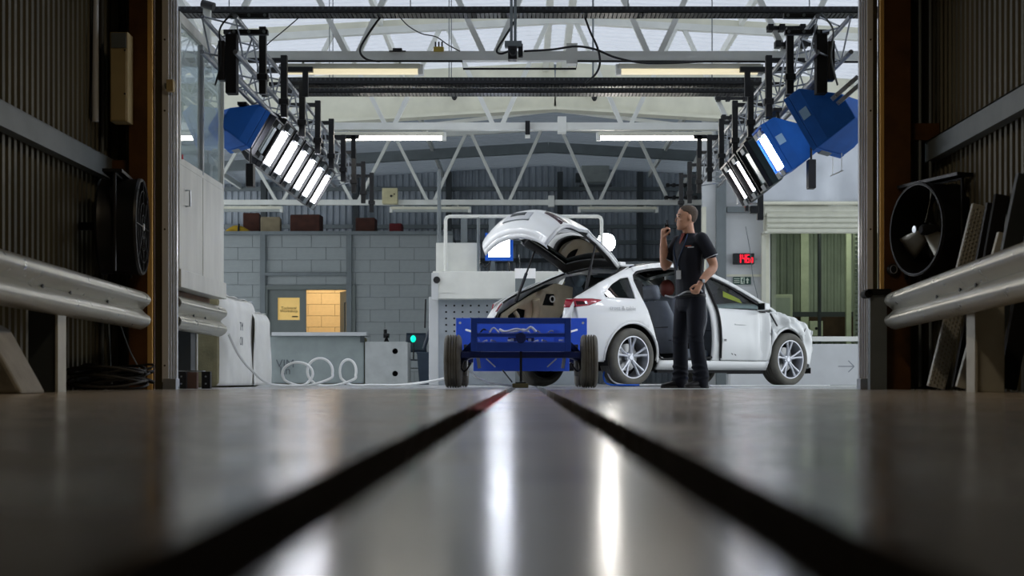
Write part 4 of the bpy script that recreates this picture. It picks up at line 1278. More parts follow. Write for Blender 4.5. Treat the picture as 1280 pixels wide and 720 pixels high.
M_GRNS = mat('exit_green', '24463c', 0.5, var=0.05)
M_PALE = mat('sign_white', 'c9d4c4', 0.5, var=0.03)
e0, e1, ez0, ez1 = WX(917.5, YK), WX(940, YK), WZ(355, YK), WZ(345.5, YK)
MB().span((e0, YK + 0.11, ez0), (e1, YK + 0.135, ez1)).build('plate', M_GRNS, ex)
ew = e1 - e0; eh = ez1 - ez0
def mark(poly, name):
    MB().prism([(e0 + u * ew, ez0 + v * eh) for u, v in poly], lambda u, v, t: (u, t, v), YK + 0.104, YK + 0.109).build(name, M_PALE, ex)
mark([(0.80, 0.90), (0.70, 0.55), (0.76, 0.55), (0.76, 0.12), (0.84, 0.12), (0.84, 0.55), (0.90, 0.55)], 'arrow')
for v in (0.2, 0.45, 0.70):
    mark([(0.05, v), (0.36, v), (0.36, v + 0.1), (0.05, v + 0.1)], 'lettering_line')
mark([(0.42, 0.06), (0.64, 0.06), (0.64, 0.94), (0.42, 0.94)], 'pictogram_field')
MB().prism([(e0 + u * ew, ez0 + v * eh) for u, v in ((0.47, 0.12), (0.52, 0.4), (0.48, 0.6), (0.54, 0.75), (0.56, 0.9), (0.6, 0.85), (0.58, 0.6), (0.61, 0.45), (0.56, 0.42), (0.6, 0.15), (0.56, 0.12), (0.53, 0.36))],
           lambda u, v, t: (u, t, v), YK + 0.100, YK + 0.1035).build('running_figure', M_GRNS, ex)
# roller shutter
M_SHUT = mat('cream_shutter', 'c9cabb', 0.45, var=0.06)
sh = thing('roller_shutter', 'cream roller shutter raised above the opening with its slats bunched', 'roller shutter', (0, 0, 0))
sx0_, sx1_ = WX(956, 24.1), 6.4
zb_ = WZ(291.5, 24.1)
for k in range(5):
    prof = [(0, 0), (0.02, 0.0), (0.045, 0.022), (0.045, 0.055), (0.02, 0.082), (0, 0.082)]
    MB().prism(prof, lambda u, v, t, k=k: (t, 24.15 - u, zb_ + v + k * 0.088), sx0_ + 0.04, sx1_).build('slat', M_SHUT, sh)
MB().tube([(sx0_, 24.22, WZ(262, 24.1)), (sx1_, 24.22, WZ(262, 24.1))], 0.11, 20).build('drum', M_SHUT, sh, smooth=True)
MB().span((sx0_ - 0.02, 24.02, WZ(292, 24.1)), (sx0_ + 0.04, 24.35, 2.6)).build('guide', M_SHUT, sh)
MB().span((sx0_ - 0.02, 24.28, 0), (sx0_ + 0.05, 24.35, 2.6)).build('guide', M_SHUT, sh)
# tarp sheet above the shutter
M_SHEET = mat('pale_sheet', 'c4c9d0', 0.5, var=0.06, scale=3)
tp = thing('hanging_sheet', 'pale plastic sheet hung above the roller shutter', 'sheet', (0, 0, 0))
tarp(WX(940, 24.1), 6.5, WZ(253, 24.1), 4.6, lambda u, z, d: (u, 24.1 + d * 1.2, z), 0.06, 21, 50, 30).build('cloth', M_SHEET, tp, smooth=True, solid=0.004)
MB().tube([(WX(945, 24.08), 24.06, WZ(254, 24.08)), (6.5, 24.06, WZ(254, 24.08))], 0.03, 10).build('hem_bar', M_CREAM, tp, smooth=True)
# wire swing hanging in front of the sheet
t = thing('wire_hanger', 'thin white wire loop hanging in front of the pale sheet', 'wire', (0, 0, 0))
MB().tube([W(1041, 180, 13.4), W(1041, 219, 13.4), W(1052, 213, 13.4), W(1052, 180, 13.4)], 0.004, 6).build('loop', M_WHITE, t)
MB().bar(W(1038, 220, 13.4), W(1054, 213, 13.4), 0.02, 0.01).build('bar', M_WHITE, t)
# low white wall with an arrow and a rail
lwl = thing('low_wall', 'low white wall with a grey arrow and white rail in front of the shutter', 'low wall', (0, 0, 0))
YQ = 22.3
MB().span((3.2, YQ, 0), (6.8, YQ + 0.25, WZ(430, YQ))).build('wall_body', M_PANEL, lwl, bevel=0.01)
MB().span((3.2, YQ + 0.05, WZ(426.5, YQ)), (6.8, YQ + 0.15, WZ(420.5, YQ))).build('rail', M_WHITE, lwl, bevel=0.006)
for x in (3.4, 5.6, 6.6):
    MB().span((x - 0.03, YQ + 0.06, WZ(430, YQ)), (x + 0.03, YQ + 0.14, WZ(426, YQ))).build('rail_post', M_DGREY, lwl)
M_ARW = mat('faded_grey_paint', '8b9197', 0.6, var=0.05)
am = MB(); c0 = W(1058, 458, YQ)
am.span((c0.x - 0.13, YQ - 0.003, c0.z - 0.008), (c0.x + 0.12, YQ, c0.z + 0.008))
for s in (-1, 1):
    am.bar((c0.x + 0.12, YQ - 0.0015, c0.z), (c0.x + 0.03, YQ - 0.0015, c0.z + s * 0.09), 0.003, 0.016)
am.build('painted_arrow', M_ARW, lwl)
# cream control boxes on the farthest truss
for px, lab in ((487.5, 'cream control box on the farthest truss above the block wall'), (900, 'cream control box near the man, at the far rig end')):
    Yc = 27.87
    t = thing('control_box', lab, 'control box', W(px, 255, Yc))
    w = 9.5 * Yc / F
    MB().span((-w, -0.06, 0), (w, 0.1, 2.05 * w)).build('case', mat('cream_box', 'c6bf98', 0.5), t, bevel=0.008)
    MB().lathe([(0.001, -0.03), (0.022, -0.03), (0.025, 0)], (0.03, -0.06, w), 'Y', 12).build('switch', M_BLACK, t, smooth=True)
    MB().lathe([(0.001, -0.02), (0.014, -0.02), (0.016, 0)], (0.09, -0.06, w * 1.25), 'Y', 12).build('switch', M_BROWN, t, smooth=True)
# fan heater on the far wall
ac = thing('wall_heater', 'pale boxy heater high on the dark far wall', 'heater', W(745, 228, 35.3))
MB().span((-0.36, 0, 0), (0.33, 0.4, 0.42)).build('case', mat('heater_grey', '9aa09d', 0.5), ac, bevel=0.02)
MB().tube([(-0.36, 0.2, 0.14), (-0.5, 0.2, 0.14)], 0.12, 14).build('blower', M_DGREY, ac, smooth=True)
MB().span((-0.4, -0.02, -0.05), (0.4, 0.45, -0.01)).build('shelf_bracket', M_GREYST, ac)
# clutter on the loft above the block wall
struct(MB().span((bx0, 30.2, 3.05), (bx1, 33.2, 3.12)).build('floor_loft', M_DGREY))
M_CARD = mat('cardboard', '9c8f74', 0.8, var=0.15)
M_RUST = mat('rust_brown', '4a2a20', 0.8, var=0.25)
def clutter_box(px0, px1, py0, py1, m, lab, y=31.0):
    a, b = W(px0, py1, y), W(px1, py0, y)
    t = thing('storage_box', lab, 'box', ((a.x + b.x) / 2, y, 3.12), math.radians(rnd.uniform(-8, 8)))
    w = (b.x - a.x) / 2; h = max(0.1, b.z - 3.12)
    MB().span((-w, -0.2, 0), (w, 0.2, h)).build('carton', m, t, bevel=0.01)
    MB().span((-w * 0.95, -0.19, h), (-0.005, 0.19, h + 0.012)).build('flap', m, t)
    MB().span((0.005, -0.19, h), (w * 0.95, 0.19, h + 0.012)).build('flap', m, t)
clutter_box(327, 351, 273, 289, M_CARD, 'pale open carton on the loft beside the yellow bundle')
clutter_box(305, 325, 268, 289, M_RUST, 'dark brown carton on the loft behind the yellow bundle', 31.6)
clutter_box(365, 402, 270, 289, M_RUST, 'wide rust brown carton in the middle of the loft')
clutter_box(446, 470, 274, 289, M_RUST, 'rust brown carton on the loft next to the dark roll')
clutter_box(488, 503, 281, 289, mat('dull_red', '6a2226', 0.8), 'small dull red carton at the loft end near the pipes')
yl = thing('yellow_bundle', 'folded yellow bundle lying at the loft end near the cabin', 'bundle', (WX(300, 31.0), 31.0, 3.12))
MB().tube(curve_pts([(-0.3, 0, 0.18), (-0.1, 0.05, 0.26), (0.12, 0, 0.18), (0.3, 0, 0.06)], 5), [0.04 + 0.05 * math.sin(i / 15 * math.pi) for i in range(16)], 10).build('bundle', mat('mustard_cloth', 'a98a1e', 0.8), yl, smooth=True)
MB().tube([(-0.02, -0.13, 0.10), (-0.02, -0.02, 0.36)], 0.02, 8).build('strap', M_BLACK, yl)
dk = thing('dark_roll', 'long dark rolled sheet lying on the loft', 'roll', (WX(425, 31.2), 31.2, 3.12))
MB().tube([(-0.35, 0, 0.1), (0.35, 0.05, 0.1)], 0.1, 14).build('roll', M_BLACKM, dk, smooth=True)
MB().tube([(-0.2, 0.01, 0.1), (-0.17, 0.01, 0.1)], 0.105, 14).build('band', M_GREYST, dk, smooth=True)

# ------------------------------------------------------------------ trolley
M_BLUE = mat('trolley_blue', '2f50b0', 0.32, 0.0, var=0.12, scale=6, coat=0.3)
M_BLUEB = mat('trolley_bright_blue', '4674ff', 0.35, 0.0, var=0.08, scale=4, coat=0.3)
M_NAVY = mat('trolley_navy', '1c2c66', 0.4, var=0.12)
M_TYRE = mat('tyre_rubber', '6c685e', 0.75, var=0.15, scale=12, bump=0.05)
M_TIN = mat('bare_steel', 'a7a8a8', 0.35, 0.8, var=0.1)
tr_ = thing('crash_trolley', 'low blue steel trolley on four tyres over the floor slots', 'trolley', (-0.055, 14.2, 0))
def tyre_prof(R, w, grooves=4):
    h = w / 2
    p = [(R * 0.60, -h * 0.86), (R * 0.70, -h * 1.0), (R * 0.86, -h * 0.98), (R * 0.95, -h * 0.86), (R * 0.985, -h * 0.72)]
    for g in range(grooves):
        c = -h * 0.6 + (g + 0.5) * (h * 1.2) / grooves
        gw = h * 0.075
        p += [(R, c - h * 0.13), (R, c - gw), (R - 0.016, c - gw * 0.8), (R - 0.016, c + gw * 0.8), (R, c + gw), (R, c + h * 0.13)]
    p += [(R * 0.985, h * 0.72), (R * 0.95, h * 0.86), (R * 0.86, h * 0.98), (R * 0.70, h * 1.0), (R * 0.60, h * 0.86)]
    return p
def trolley_wheel(x, y):
    w = empty('wheel', (x, y, 0.27)); w.parent = tr_
    MB().lathe(tyre_prof(0.27, 0.172), (0, 0, 0), 'X', 40).build('tyre', M_TYRE, w, smooth=True, angle=30)
    s = 1 if x > 0 else -1
    MB().lathe([(0.165, -0.07), (0.15, -0.03), (0.12, 0.0), (0.06, 0.01), (0.001, 0.01)], (0, 0, 0), 'X', 28).build('rim', M_TIN, w, smooth=True)
    MB().lathe([(0.165, -0.072), (0.165, 0.072)], (0, 0, 0), 'X', 28).build('rim_barrel', M_TIN, w, smooth=True)
    MB().lathe([(0.001, -s * 0.02), (0.035, -s * 0.02), (0.035, s * 0.02 - s * 0.12)], (0, 0, 0), 'X', 14).build('hub', M_BLACK, w)
for x in (-0.69, 0.69):
    for y in (0.27, 2.0):
        trolley_wheel(x, y)
z0, z1 = 0.365, 0.70
fx = 0.50
MB().span((-fx, 0, z1 - 0.055), (fx, 0.06, z1)).build('top_rail', M_BLUE, tr_, bevel=0.004)
MB().span((-fx, 0, z0), (fx, 0.06, z0 + 0.09)).build('bottom_rail', M_BLUE, tr_, bevel=0.004)
MB().span((-fx + 0.05, 0.005, 0.512), (fx - 0.05, 0.055, 0.545)).build('mid_rail', M_BLUE, tr_, bevel=0.003)
for s in (-1, 1):
    MB().span((s * fx - s * 0.06, -0.002, z0), (s * fx, 0.065, z1)).build('side_rail', M_BLUE, tr_, bevel=0.004)
    MB().span((s * 0.46 - 0.03, 0.06, 0.40), (s * 0.46 + 0.03, 1.9, 0.50)).build('long_beam', M_BLUE, tr_, bevel=0.004)
    MB().bar((s * 0.42, 0.10, 0.36), (s * 0.60, 0.27, 0.30), 0.05, 0.07).build('axle_arm', M_NAVY, tr_)
    MB().bar((s * 0.45, 0.1, 0.47), (s * 0.61, 0.27, 0.32), 0.04, 0.05).build('axle_arm', M_NAVY, tr_)
    MB().bar((s * 0.42, 1.95, 0.36), (s * 0.60, 2.0, 0.30), 0.05, 0.07).build('axle_arm', M_NAVY, tr_)
    MB().tube([(s * 0.56, 0.27, 0.12), (s * 0.56, 0.27, 0.44)], 0.022, 10).build('damper', M_TIN, tr_, smooth=True)
    MB().tube(curve_pts([(s * 0.50, 0.1, 0.25), (s * 0.56, 0.1, 0.17), (s * 0.60, 0.14, 0.20), (s * 0.58, 0.2, 0.28)], 5), 0.009, 6).build('brake_hose', M_CABLE, tr_, smooth=True)
    MB().bar((s * 0.43, 0.5, 0.20), (s * 0.46, 0.5, 0.40), 0.012, 0.035).build('white_stay', M_WHITE, tr_)
    MB().tube(curve_pts([(s * 0.62, 1.7, 0.64), (s * 0.56, 1.6, 0.62), (s * 0.50, 1.55, 0.60)], 4), 0.012, 8).build('air_line', M_HOSE, tr_, smooth=True)
MB().span((-0.60, 0.08, 0.30), (0.60, 0.16, 0.362)).build('axle_beam', M_NAVY, tr_, bevel=0.006)
MB().span((-0.60, 1.93, 0.28), (0.60, 2.0, 0.35)).build('axle_beam', M_NAVY, tr_, bevel=0.006)
MB().span((-0.735, 1.76, 0.36), (0.735, 1.79, 0.775)).build('barrier_plate', M_BLUEB, tr_, bevel=0.004)
MB().span((-0.52, 1.2, 0.175), (0.52, 1.24, 0.33)).build('belly_plate', M_BLUEB, tr_, bevel=0.004)
MB().span((-0.44, 0.3, 0.37), (0.44, 1.7, 0.39)).build('deck', M_BLUE, tr_)
for s in (-1, 1):
    MB().bar((s * 0.28, 1.18, 0.22), (s * 0.38, 1.18, 0.31), 0.012, 0.014).build('white_stripe', M_WHITE, tr_)
    for z in (0.44, 0.72):
        MB().lathe([(0.001, -0.004), (0.014, -0.004), (0.014, 0.0)], (s * 0.69, 1.76, z), 'Y', 10).build('bolt', M_WHITE, tr_)
# hydraulics and cables seen through the frame
r9 = random.Random(9)
MB().tube(curve_pts([(-0.22, 0.5, 0.60), (-0.16, 0.45, 0.575), (-0.05, 0.4, 0.60), (0.04, 0.42, 0.585), (0.10, 0.4, 0.62), (0.15, 0.45, 0.58)], 6), 0.014, 8).build('air_line', M_HOSE, tr_, smooth=True)
MB().tube(curve_pts([(-0.20, 0.55, 0.575), (-0.1, 0.5, 0.57), (0.02, 0.5, 0.60), (0.08, 0.5, 0.575)], 6), 0.012, 8).build('air_line', M_WHITE, tr_, smooth=True)
for k in range(7):
    x = r9.uniform(-0.4, 0.4)
    MB().tube(curve_pts([(x - 0.05, 0.6 + 0.1 * k, 0.56), (x, 0.6 + 0.1 * k, 0.60 + r9.uniform(0, .03)), (x + 0.06, 0.6 + 0.1 * k, 0.57)], 4), 0.009, 6).build('cable', (M_TIN, M_WHITE, M_CABLE)[k % 3], tr_, smooth=True)
MB().span((-0.14, 0.9, 0.40), (0.14, 1.3, 0.56)).build('valve_box', M_NAVY, tr_, bevel=0.01)
for s in (-1, 1):
    MB().span((s * 0.09 - 0.015, 0.4, 0.47), (s * 0.09 + 0.015, 0.43, 0.505)).build('bracket', M_WHITE, tr_)
    MB().span((s * 0.37 - 0.03, 0.7, 0.46), (s * 0.37 + 0.03, 0.75, 0.60)).build('cylinder_mount', M_BLUEB, tr_)
for (za, zb2) in ((z0 + 0.09, 0.512), (0.545, z1 - 0.055)):
    for zz in (za + 0.006, zb2 - 0.006):
        MB().span((-fx + 0.06, -0.004, zz - 0.004), (fx - 0.06, 0.004, zz + 0.004)).build('inner_lip', M_BLUEB, tr_)
    for s in (-1, 1):
        MB().span((s * (fx - 0.064) - 0.004, -0.004, za), (s * (fx - 0.064) + 0.004, 0.004, zb2)).build('inner_lip', M_BLUEB, tr_)
for k in range(10):
    x = -0.40 + 0.088 * k
    MB().bar((x, 0.5, 0.47 + 0.02 * (k % 2)), (x + 0.05, 0.52, 0.49 - 0.015 * (k % 3)), 0.012, 0.018).build('fitting', (M_WHITE, M_TIN, M_BLUEB)[k % 3], tr_)
MB().lathe([(0.001, -0.01), (0.05, -0.008), (0.055, 0.0)], (0.0, 0.0, 0.50), 'Y', 20).build('boss', M_NAVY, tr_, smooth=True)
MB().span((-0.012, 0.02, 0.06), (0.012, 0.045, 0.37)).build('tow_post', M_BLACK, tr_)
MB().tube([(-0.19, 0.5, 0.18), (-0.09, 0.03, 0.06)], 0.007, 6).build('tow_stay', M_BLACK, tr_)
td = thing('tow_dolly', 'small khaki tow dolly in the slot under the blue trolley', 'tow dolly', (-0.055, 14.2, 0))
MB().span((-0.085, -0.06, 0.002), (0.075, 0.10, 0.045)).build('shoe', mat('khaki_metal', '6f6a4c', 0.6, 0.2), td, bevel=0.006)
MB().span((-0.055, -0.03, 0.045), (0.05, 0.07, 0.058)).build('top_plate', M_BLACK, td)

# ------------------------------------------------------------------ drum fans
def drum_fan(name, label, loc, yaw, R, depth, bands, spokes=True):
    t = thing(name, label, 'fan', loc, yaw)          # axis along local -Y (air side)
    MB().lathe([(R, 0.0), (R * 1.02, 0.02), (R, 0.05), (R * 0.985, depth - 0.05), (R * 1.02, depth - 0.02), (R, depth), (R * 0.95, depth), (R * 0.95, 0.0), (R, 0.0)],
               (0, 0, 0), 'Y', 44).build('drum', M_BLACK, t, smooth=True, angle=30)
    for q in (bands if spokes else bands[-1:]):
        MB().tube([(R * q * math.cos(a * math.pi / 20), -0.005, R * q * math.sin(a * math.pi / 20)) for a in range(40)], 0.0025, 5, closed=True).build('guard_ring', M_BLACK, t)
    for k in range(8 if spokes else 0):
        a = k * math.pi / 4
        MB().tube([(0.05 * math.cos(a), -0.006, 0.05 * math.sin(a)), (R * math.cos(a), -0.003, R * math.sin(a))], 0.003, 5).build('guard_spoke', M_BLACK, t)
    mb_ = mat('fan_blade', '8a887e', 0.35, 0.5, var=0.1)
    for k in range(3):
        a0 = math.radians(83 + 120 * k)
        def fn(u, v, a0=a0):
            r = 0.06 + (R * 0.9 - 0.06) * u
            a = a0 + (v - 0.5) * (0.75 - 0.2 * u)
            return (r * math.cos(a), 0.12 + 0.10 * (v - 0.5), r * math.sin(a))
        MB().grid(6, 4, fn).build('blade', mb_, t, smooth=True, solid=0.004)
    MB().lathe([(0.001, 0.05), (0.03, 0.05), (0.045, 0.07), (0.05, 0.2)], (0, 0, 0), 'Y', 18).build('hub', M_BLACKM, t, smooth=True)
    MB().lathe([(0.001, -0.012), (0.028, -0.011), (0.03, -0.004)], (0, 0, 0), 'Y', 18).build('badge', M_ALU, t, smooth=True)
    MB().tube([(-R * 1.04, depth / 2, -R - 0.0), (-R * 1.04, depth / 2, R * 0.98), (R * 1.04, depth / 2, R * 0.98), (R * 1.04, depth / 2, -R)], 0.015, 8).build('cradle', M_BLACK, t, smooth=True)
    return t
fr1 = drum_fan('drum_fan', 'black drum fan showing its three blades above the leaning planks', (3.13, 11.45, WZ(286, 11.4)), math.radians(-72), 0.375, 0.34, (0.25, 0.5, 0.75, 0.98), False)
fr2 = drum_fan('drum_fan', 'black drum fan seen edge-on beside the red-brown column', (-3.10, 11.5, WZ(284, 11.5)), math.radians(97), 0.385, 0.32, (0.25, 0.5, 0.75, 0.98))
for f_, sx in ((fr1, 1), (fr2, -1)):
    MB().span((-0.42, 0.1, 0.385), (0.42, 0.25, 0.41)).build('top_bracket', M_BLACK, f_)
    MB().span((-0.03, 0.30, -0.03), (0.03, 0.50, 0.03)).build('wall_arm', M_BLACK, f_)
sk = thing('wall_socket', 'round black socket with a pale ring low on the red-brown column', 'socket', (WX(1116, 11.88), 11.88, WZ(337, 11.88)))
MB().lathe([(0.001, -0.03), (0.04, -0.03), (0.05, 0.0), (0.05, 0.02)], (0, 0, 0), 'Y', 20).build('cap', M_BLACK, sk, smooth=True)
MB().tube([(0.028 * math.cos(a * .314), -0.032, 0.034 * math.sin(a * .314)) for a in range(20)], 0.004, 6, closed=True).build('ring', M_ALU, sk)

# ------------------------------------------------------------------ planks leaning on the right wall
M_GRATE = mat('grating_grey', 'b7b7b0', 0.55, 0.3, var=0.1)
def plank(label, xb, xt, z, y, w, m, th=0.04, pattern=False, z0=0.0):
    t = thing('leaning_plank', label, 'plank', (0, 0, 0), group='planks leaning on the corrugated wall')
    a, b = Vector((xb, y, z0 + 0.02)), Vector((xt, y, z))
    d = (b - a).normalized(); side = Vector((0, 1, 0)); nn = d.cross(side).normalized()
    L = (b - a).length
    def P(u, v, k):
        return a + d * u + (Vector((-1, 0, 0)) * 0 + Vector((1, 0, 0))) * 0 + nn * k + side * v
    q0 = [P(0, 0, -th / 2), P(0, w, -th / 2), P(0, w, th / 2), P(0, 0, th / 2)]
    q1 = [P(L, 0, -th / 2), P(L, w, -th / 2), P(L, w, th / 2), P(L, 0, th / 2)]
    MB().loft([q0, q1]).build('board', m, t, bevel=0.003)
    if pattern:
        pm = MB()
        n = int(L / 0.035)
        for i in range(n):
            for j in range(5):
                c = P((i + 0.5 + 0.5 * (j % 2)) * L / (n + 1), 0.0, -th / 2 + th * (j + 0.5) / 5)
                pm.ball(c - side * 0.002, (0.007, 0.006, 0.012), 8, 4)
        pm.build('raised_studs', M_GALV, t)['kind'] = 'stuff'
    return t
plank('pale studded grating plank leaning on the corrugated wall, first from the fan', 3.10, 3.44, 1.40, 10.75, 0.05, M_GRATE, th=0.13, pattern=True)
plank('black plank leaning beside the studded grating', 3.20, 3.46, 1.40, 10.6, 0.05, M_BLACK, th=0.045)
plank('pale shiny plank behind the crash barrier, beside the black plank', 3.10, 3.40, 1.12, 10.1, 0.05, M_POST, th=0.09)
plank('dark plank leaning behind the short pale plank', 3.2, 3.45, 1.42, 10.3, 0.05, M_BLACKM, th=0.10)
plank('dark grey channel leaning upright at the end of the plank row', 3.12, 3.42, 1.48, 9.7, 0.06, M_DGREY, th=0.13)
plank('black board leaning last in the plank row', 3.2, 3.47, 1.50, 9.45, 0.06, M_BLACKM, th=0.12)

# ------------------------------------------------------------------ cable heap, boxes and pipes on the left
M_CAB2 = mat('grey_brown_cable', '2f2c28', 0.6, var=0.2)
for k in range(14):
    r = random.Random(100 + k)
    cx_, cy_ = -3.35 + r.uniform(-0.18, 0.22), 11.2 + r.uniform(-0.25, 0.25)
    rx_, ry_ = r.uniform(0.14, 0.34), r.uniform(0.1, 0.22)
    if cx_ - rx_ < -3.55: cx_ = -3.55 + rx_
    if cx_ + rx_ > -2.98: cx_ = -2.98 - rx_
    zz = 0.012 + 0.011 * k
    pts = [(cx_ + rx_ * math.cos(a), cy_ + ry_ * math.sin(a), zz + 0.025 * math.sin(a * 2 + k) + 0.025) for a in [i * 2 * math.pi / 18 for i in range(18)]]
    o = MB().tube(pts, 0.010, 6, closed=True).build('coiled_cable', (M_CABLE, M_CAB2)[k % 2], smooth=True)
    tag(o, ('black cable coil in the heap below the tunnel crash barrier', 'grey-brown cable coil in the heap below the tunnel crash barrier')[k % 2], 'cable', ('black cables heaped beside the column', 'grey-brown cables heaped beside the column')[k % 2])
for (P, lab) in (([(150, 405), (163, 440), (180, 470), (186, 482)], 'grey cable falling from the barrier end to the cable heap'),
                 ([(136, 405), (138, 450), (140, 480)], 'thin grey cable hanging straight down behind the barrier end')):
    tag(MB().tube(curve_pts([W(x, y, 11.8) for x, y in P], 6), 0.007, 6).build('cable', M_GREYST, smooth=True), lab, 'cable')
pb = thing('wall_cabinet', 'narrow beige steel cabinet on the red-brown column', 'cabinet', (0, 0, 0))
M_BEIGE = mat('beige_paint', 'b5a377', 0.5, var=0.06)
xa, xb_ = WX(141, 11.8), WX(163, 11.8)
MB().span((xa, 11.72, WZ(154, 11.8)), (xb_, 11.88, WZ(43, 11.8))).build('case', M_BEIGE, pb, bevel=0.004)
MB().span((xa + 0.01, 11.71, WZ(153, 11.8)), (xb_ - 0.01, 11.72, WZ(64, 11.8))).build('door', M_BEIGE, pb, bevel=0.003)
MB().span((xa + 0.01, 11.71, WZ(63, 11.8)), (xb_ - 0.01, 11.72, WZ(44, 11.8))).build('vent_cover', M_GREYST, pb, bevel=0.003)
for z in (120, 66):
    MB().lathe([(0.001, -0.008), (0.008, -0.008), (0.008, 0)], (xb_ - 0.02, 11.71, WZ(z, 11.8)), 'Y', 10).build('lock', M_BLACK, pb)
pp = thing('down_pipe', 'pale pipe running down the tunnel corner beside the beige cabinet', 'pipe', (0, 0, 0))
MB().tube([(WX(119, 11.7), 11.7, WZ(152, 11.7)), (WX(119, 11.7), 11.7, 4.1)], 0.028, 12).build('pipe', M_PANEL, pp, smooth=True)
MB().tube([(WX(119, 11.7) - 0.03, 11.67, WZ(148, 11.7)), (WX(116, 11.7) , 11.67, WZ(100, 11.7)), (WX(120, 11.7), 11.66, 4.1)], 0.006, 6).build('cable', M_CABLE, pp)
for k, px in enumerate((113, 128)):
    tag(MB().tube([(WX(px, 11.95), 11.95, 0.02), (WX(px, 11.95), 11.95, 4.1)], 0.014, 8).build('conduit', M_GREYST, smooth=True),
        ('grey conduit in the tunnel corner on the corrugated wall side', 'grey conduit in the tunnel corner on the column side')[k], 'conduit')
for k, px in enumerate((1150, 1163)):
    tag(MB().tube([(WX(px, 12.0), 12.0, 0.02), (WX(px, 12.0), 12.0, 4.1)], 0.014, 8).build('conduit', M_GREYST, smooth=True),
        ('grey conduit behind the fan, next to the red-brown column', 'grey conduit behind the fan, next to the corrugated wall')[k], 'conduit')
# bracket boxes on the floor in front of the covered block
bb = thing('steel_bracket', 'pair of black bolted angle brackets joined by a brown block on the floor', 'bracket', (WX(244, 12.9), 12.9, 0))
for s, w in ((-0.11, 0.075), (0.11, 0.08)):
    MB().span((s - w / 2, -0.06, 0), (s + w / 2, 0.0, 0.155)).build('angle', M_BLACK, bb, bevel=0.004)
    for z in (0.045, 0.11):
        MB().lathe([(0.001, -0.008), (0.008, -0.008), (0.008, 0)], (s, -0.06, z), 'Y', 10).build('bolt', M_ALU, bb)
MB().span((-0.065, -0.03, 0), (0.02, 0.05, 0.15)).build('block', mat('brown_block', '6b5148', 0.7), bb, bevel=0.004)
MB().span((-0.15, 0.0, 0.155), (0.07, 0.1, 0.165)).build('top_plate', M_ALU, bb)
sb = thing('track_clamp', 'small pale switch box on the door track beside the cabin', 'switch box', (WX(214, 11.98), 11.96, WZ(108, 11.98)))
MB().span((-0.03, -0.03, -0.05), (0.03, 0.03, 0.05)).build('case', M_BEIGE, sb, bevel=0.006)
MB().span((-0.05, -0.01, -0.02), (-0.03, 0.02, 0.02)).build('lever', M_GREYST, sb)

# ------------------------------------------------------------------ car
def thin_glass(name, tint, rough=0.02, ior=1.5):
    m = bpy.data.materials.new(name); m.use_nodes = True
    nt = m.node_tree; nt.nodes.clear()
    out = nt.nodes.new('ShaderNodeOutputMaterial')
    mx = nt.nodes.new('ShaderNodeMixShader')
    tp_ = nt.nodes.new('ShaderNodeBsdfTransparent'); tp_.inputs[0].default_value = tint + (1,)
    gl = nt.nodes.new('ShaderNodeBsdfGlossy'); gl.inputs['Roughness'].default_value = rough
    fr_ = nt.nodes.new('ShaderNodeFresnel'); fr_.inputs[0].default_value = ior
    nt.links.new(fr_.outputs[0], mx.inputs[0]); nt.links.new(tp_.outputs[0], mx.inputs[1]); nt.links.new(gl.outputs[0], mx.inputs[2])
    nt.links.new(mx.outputs[0], out.inputs[0])
    MATS[name] = m
    return m
M_CGLASS = thin_glass('car_glass', (0.72, 0.84, 0.84))
M_CROOF = mat('roof_glass', '0c1014', 0.08, var=0, spec=0.6)
M_BODY = mat('white_car_paint', 'f2f4f2', 0.28, var=0.025, scale=2, coat=0.6)
M_TRIM = mat('black_trim', '101113', 0.5, var=0.1)
M_INNER = mat('bare_inner_panel', 'c4b99f', 0.6, var=0.12, scale=6)
M_SEAT = mat('black_seat', '666d77', 0.5, var=0.12, scale=8)
M_UNDER = mat('underbody', '0e0f10', 0.8, var=0.1)
M_TAIL = mat('red_tail_lens', 'a3122a', 0.15, var=0.08, coat=0.5)
M_TAILD = mat('dark_tail_lens', '3a1519', 0.15, var=0.08, coat=0.5)
M_ALLOY = mat('silver_alloy', 'c9ccd2', 0.3, 0.75, var=0.05)
M_TYRE2 = mat('car_tyre', '66645c', 0.7, var=0.15, scale=12, bump=0.04)
M_GASK = mat('rubber_seal', '0a0a0b', 0.6, var=0.1)

CA = math.radians(39)
car = thing('hatchback_car', 'white damaged car with raised tailgate and a missing rear door', 'car', (1.821, 18.91, 0), CA)
ZT = [(0.18, .84), (0.28, .90), (0.42, .940), (0.60, .958), (0.78, .950), (0.92, .925), (1.0, .895), (1.1, .845), (1.2, .79), (1.4, .685), (1.56, .585), (1.65, .5)]
def hw(x, z):
    b = smooth_interp(ZT, z)
    f = 1.0
    if x > 1.1: f -= ((x - 1.1) / 0.95) ** 2.2 * 0.15
    if x < -1.3: f -= ((-1.3 - x) / 0.95) ** 2.0 * 0.115
    return b * f
ZR = [(-2.25, 1.05), (-2.05, 1.145), (-1.75, 1.28), (-1.45, 1.395), (-1.15, 1.485), (-.7, 1.555), (-.3, 1.565), (.1, 1.505), (.5, 1.37), (.9, 1.175), (1.2, 1.0)]
zr = lambda x: smooth_interp(ZR, x)
ZF = [(1.0, 1.0), (1.2, .985), (1.5, .935), (1.8, .865), (2.05, .76)]
zf = lambda x: smooth_interp(ZF, x)
def arc(cx_, cz_, r, a0, a1, n=18):
    return [(cx_ + r * math.cos(math.radians(a0 + (a1 - a0) * i / n)), cz_ + r * math.sin(math.radians(a0 + (a1 - a0) * i / n))) for i in range(n + 1)]
AX = 1.445
def side(s, off=0.0, dent=None):
    def fn(x, z):
        y = hw(x, z) + off
        if dent: y -= dent(x, z)
        return (x, s * y, z)
    return fn
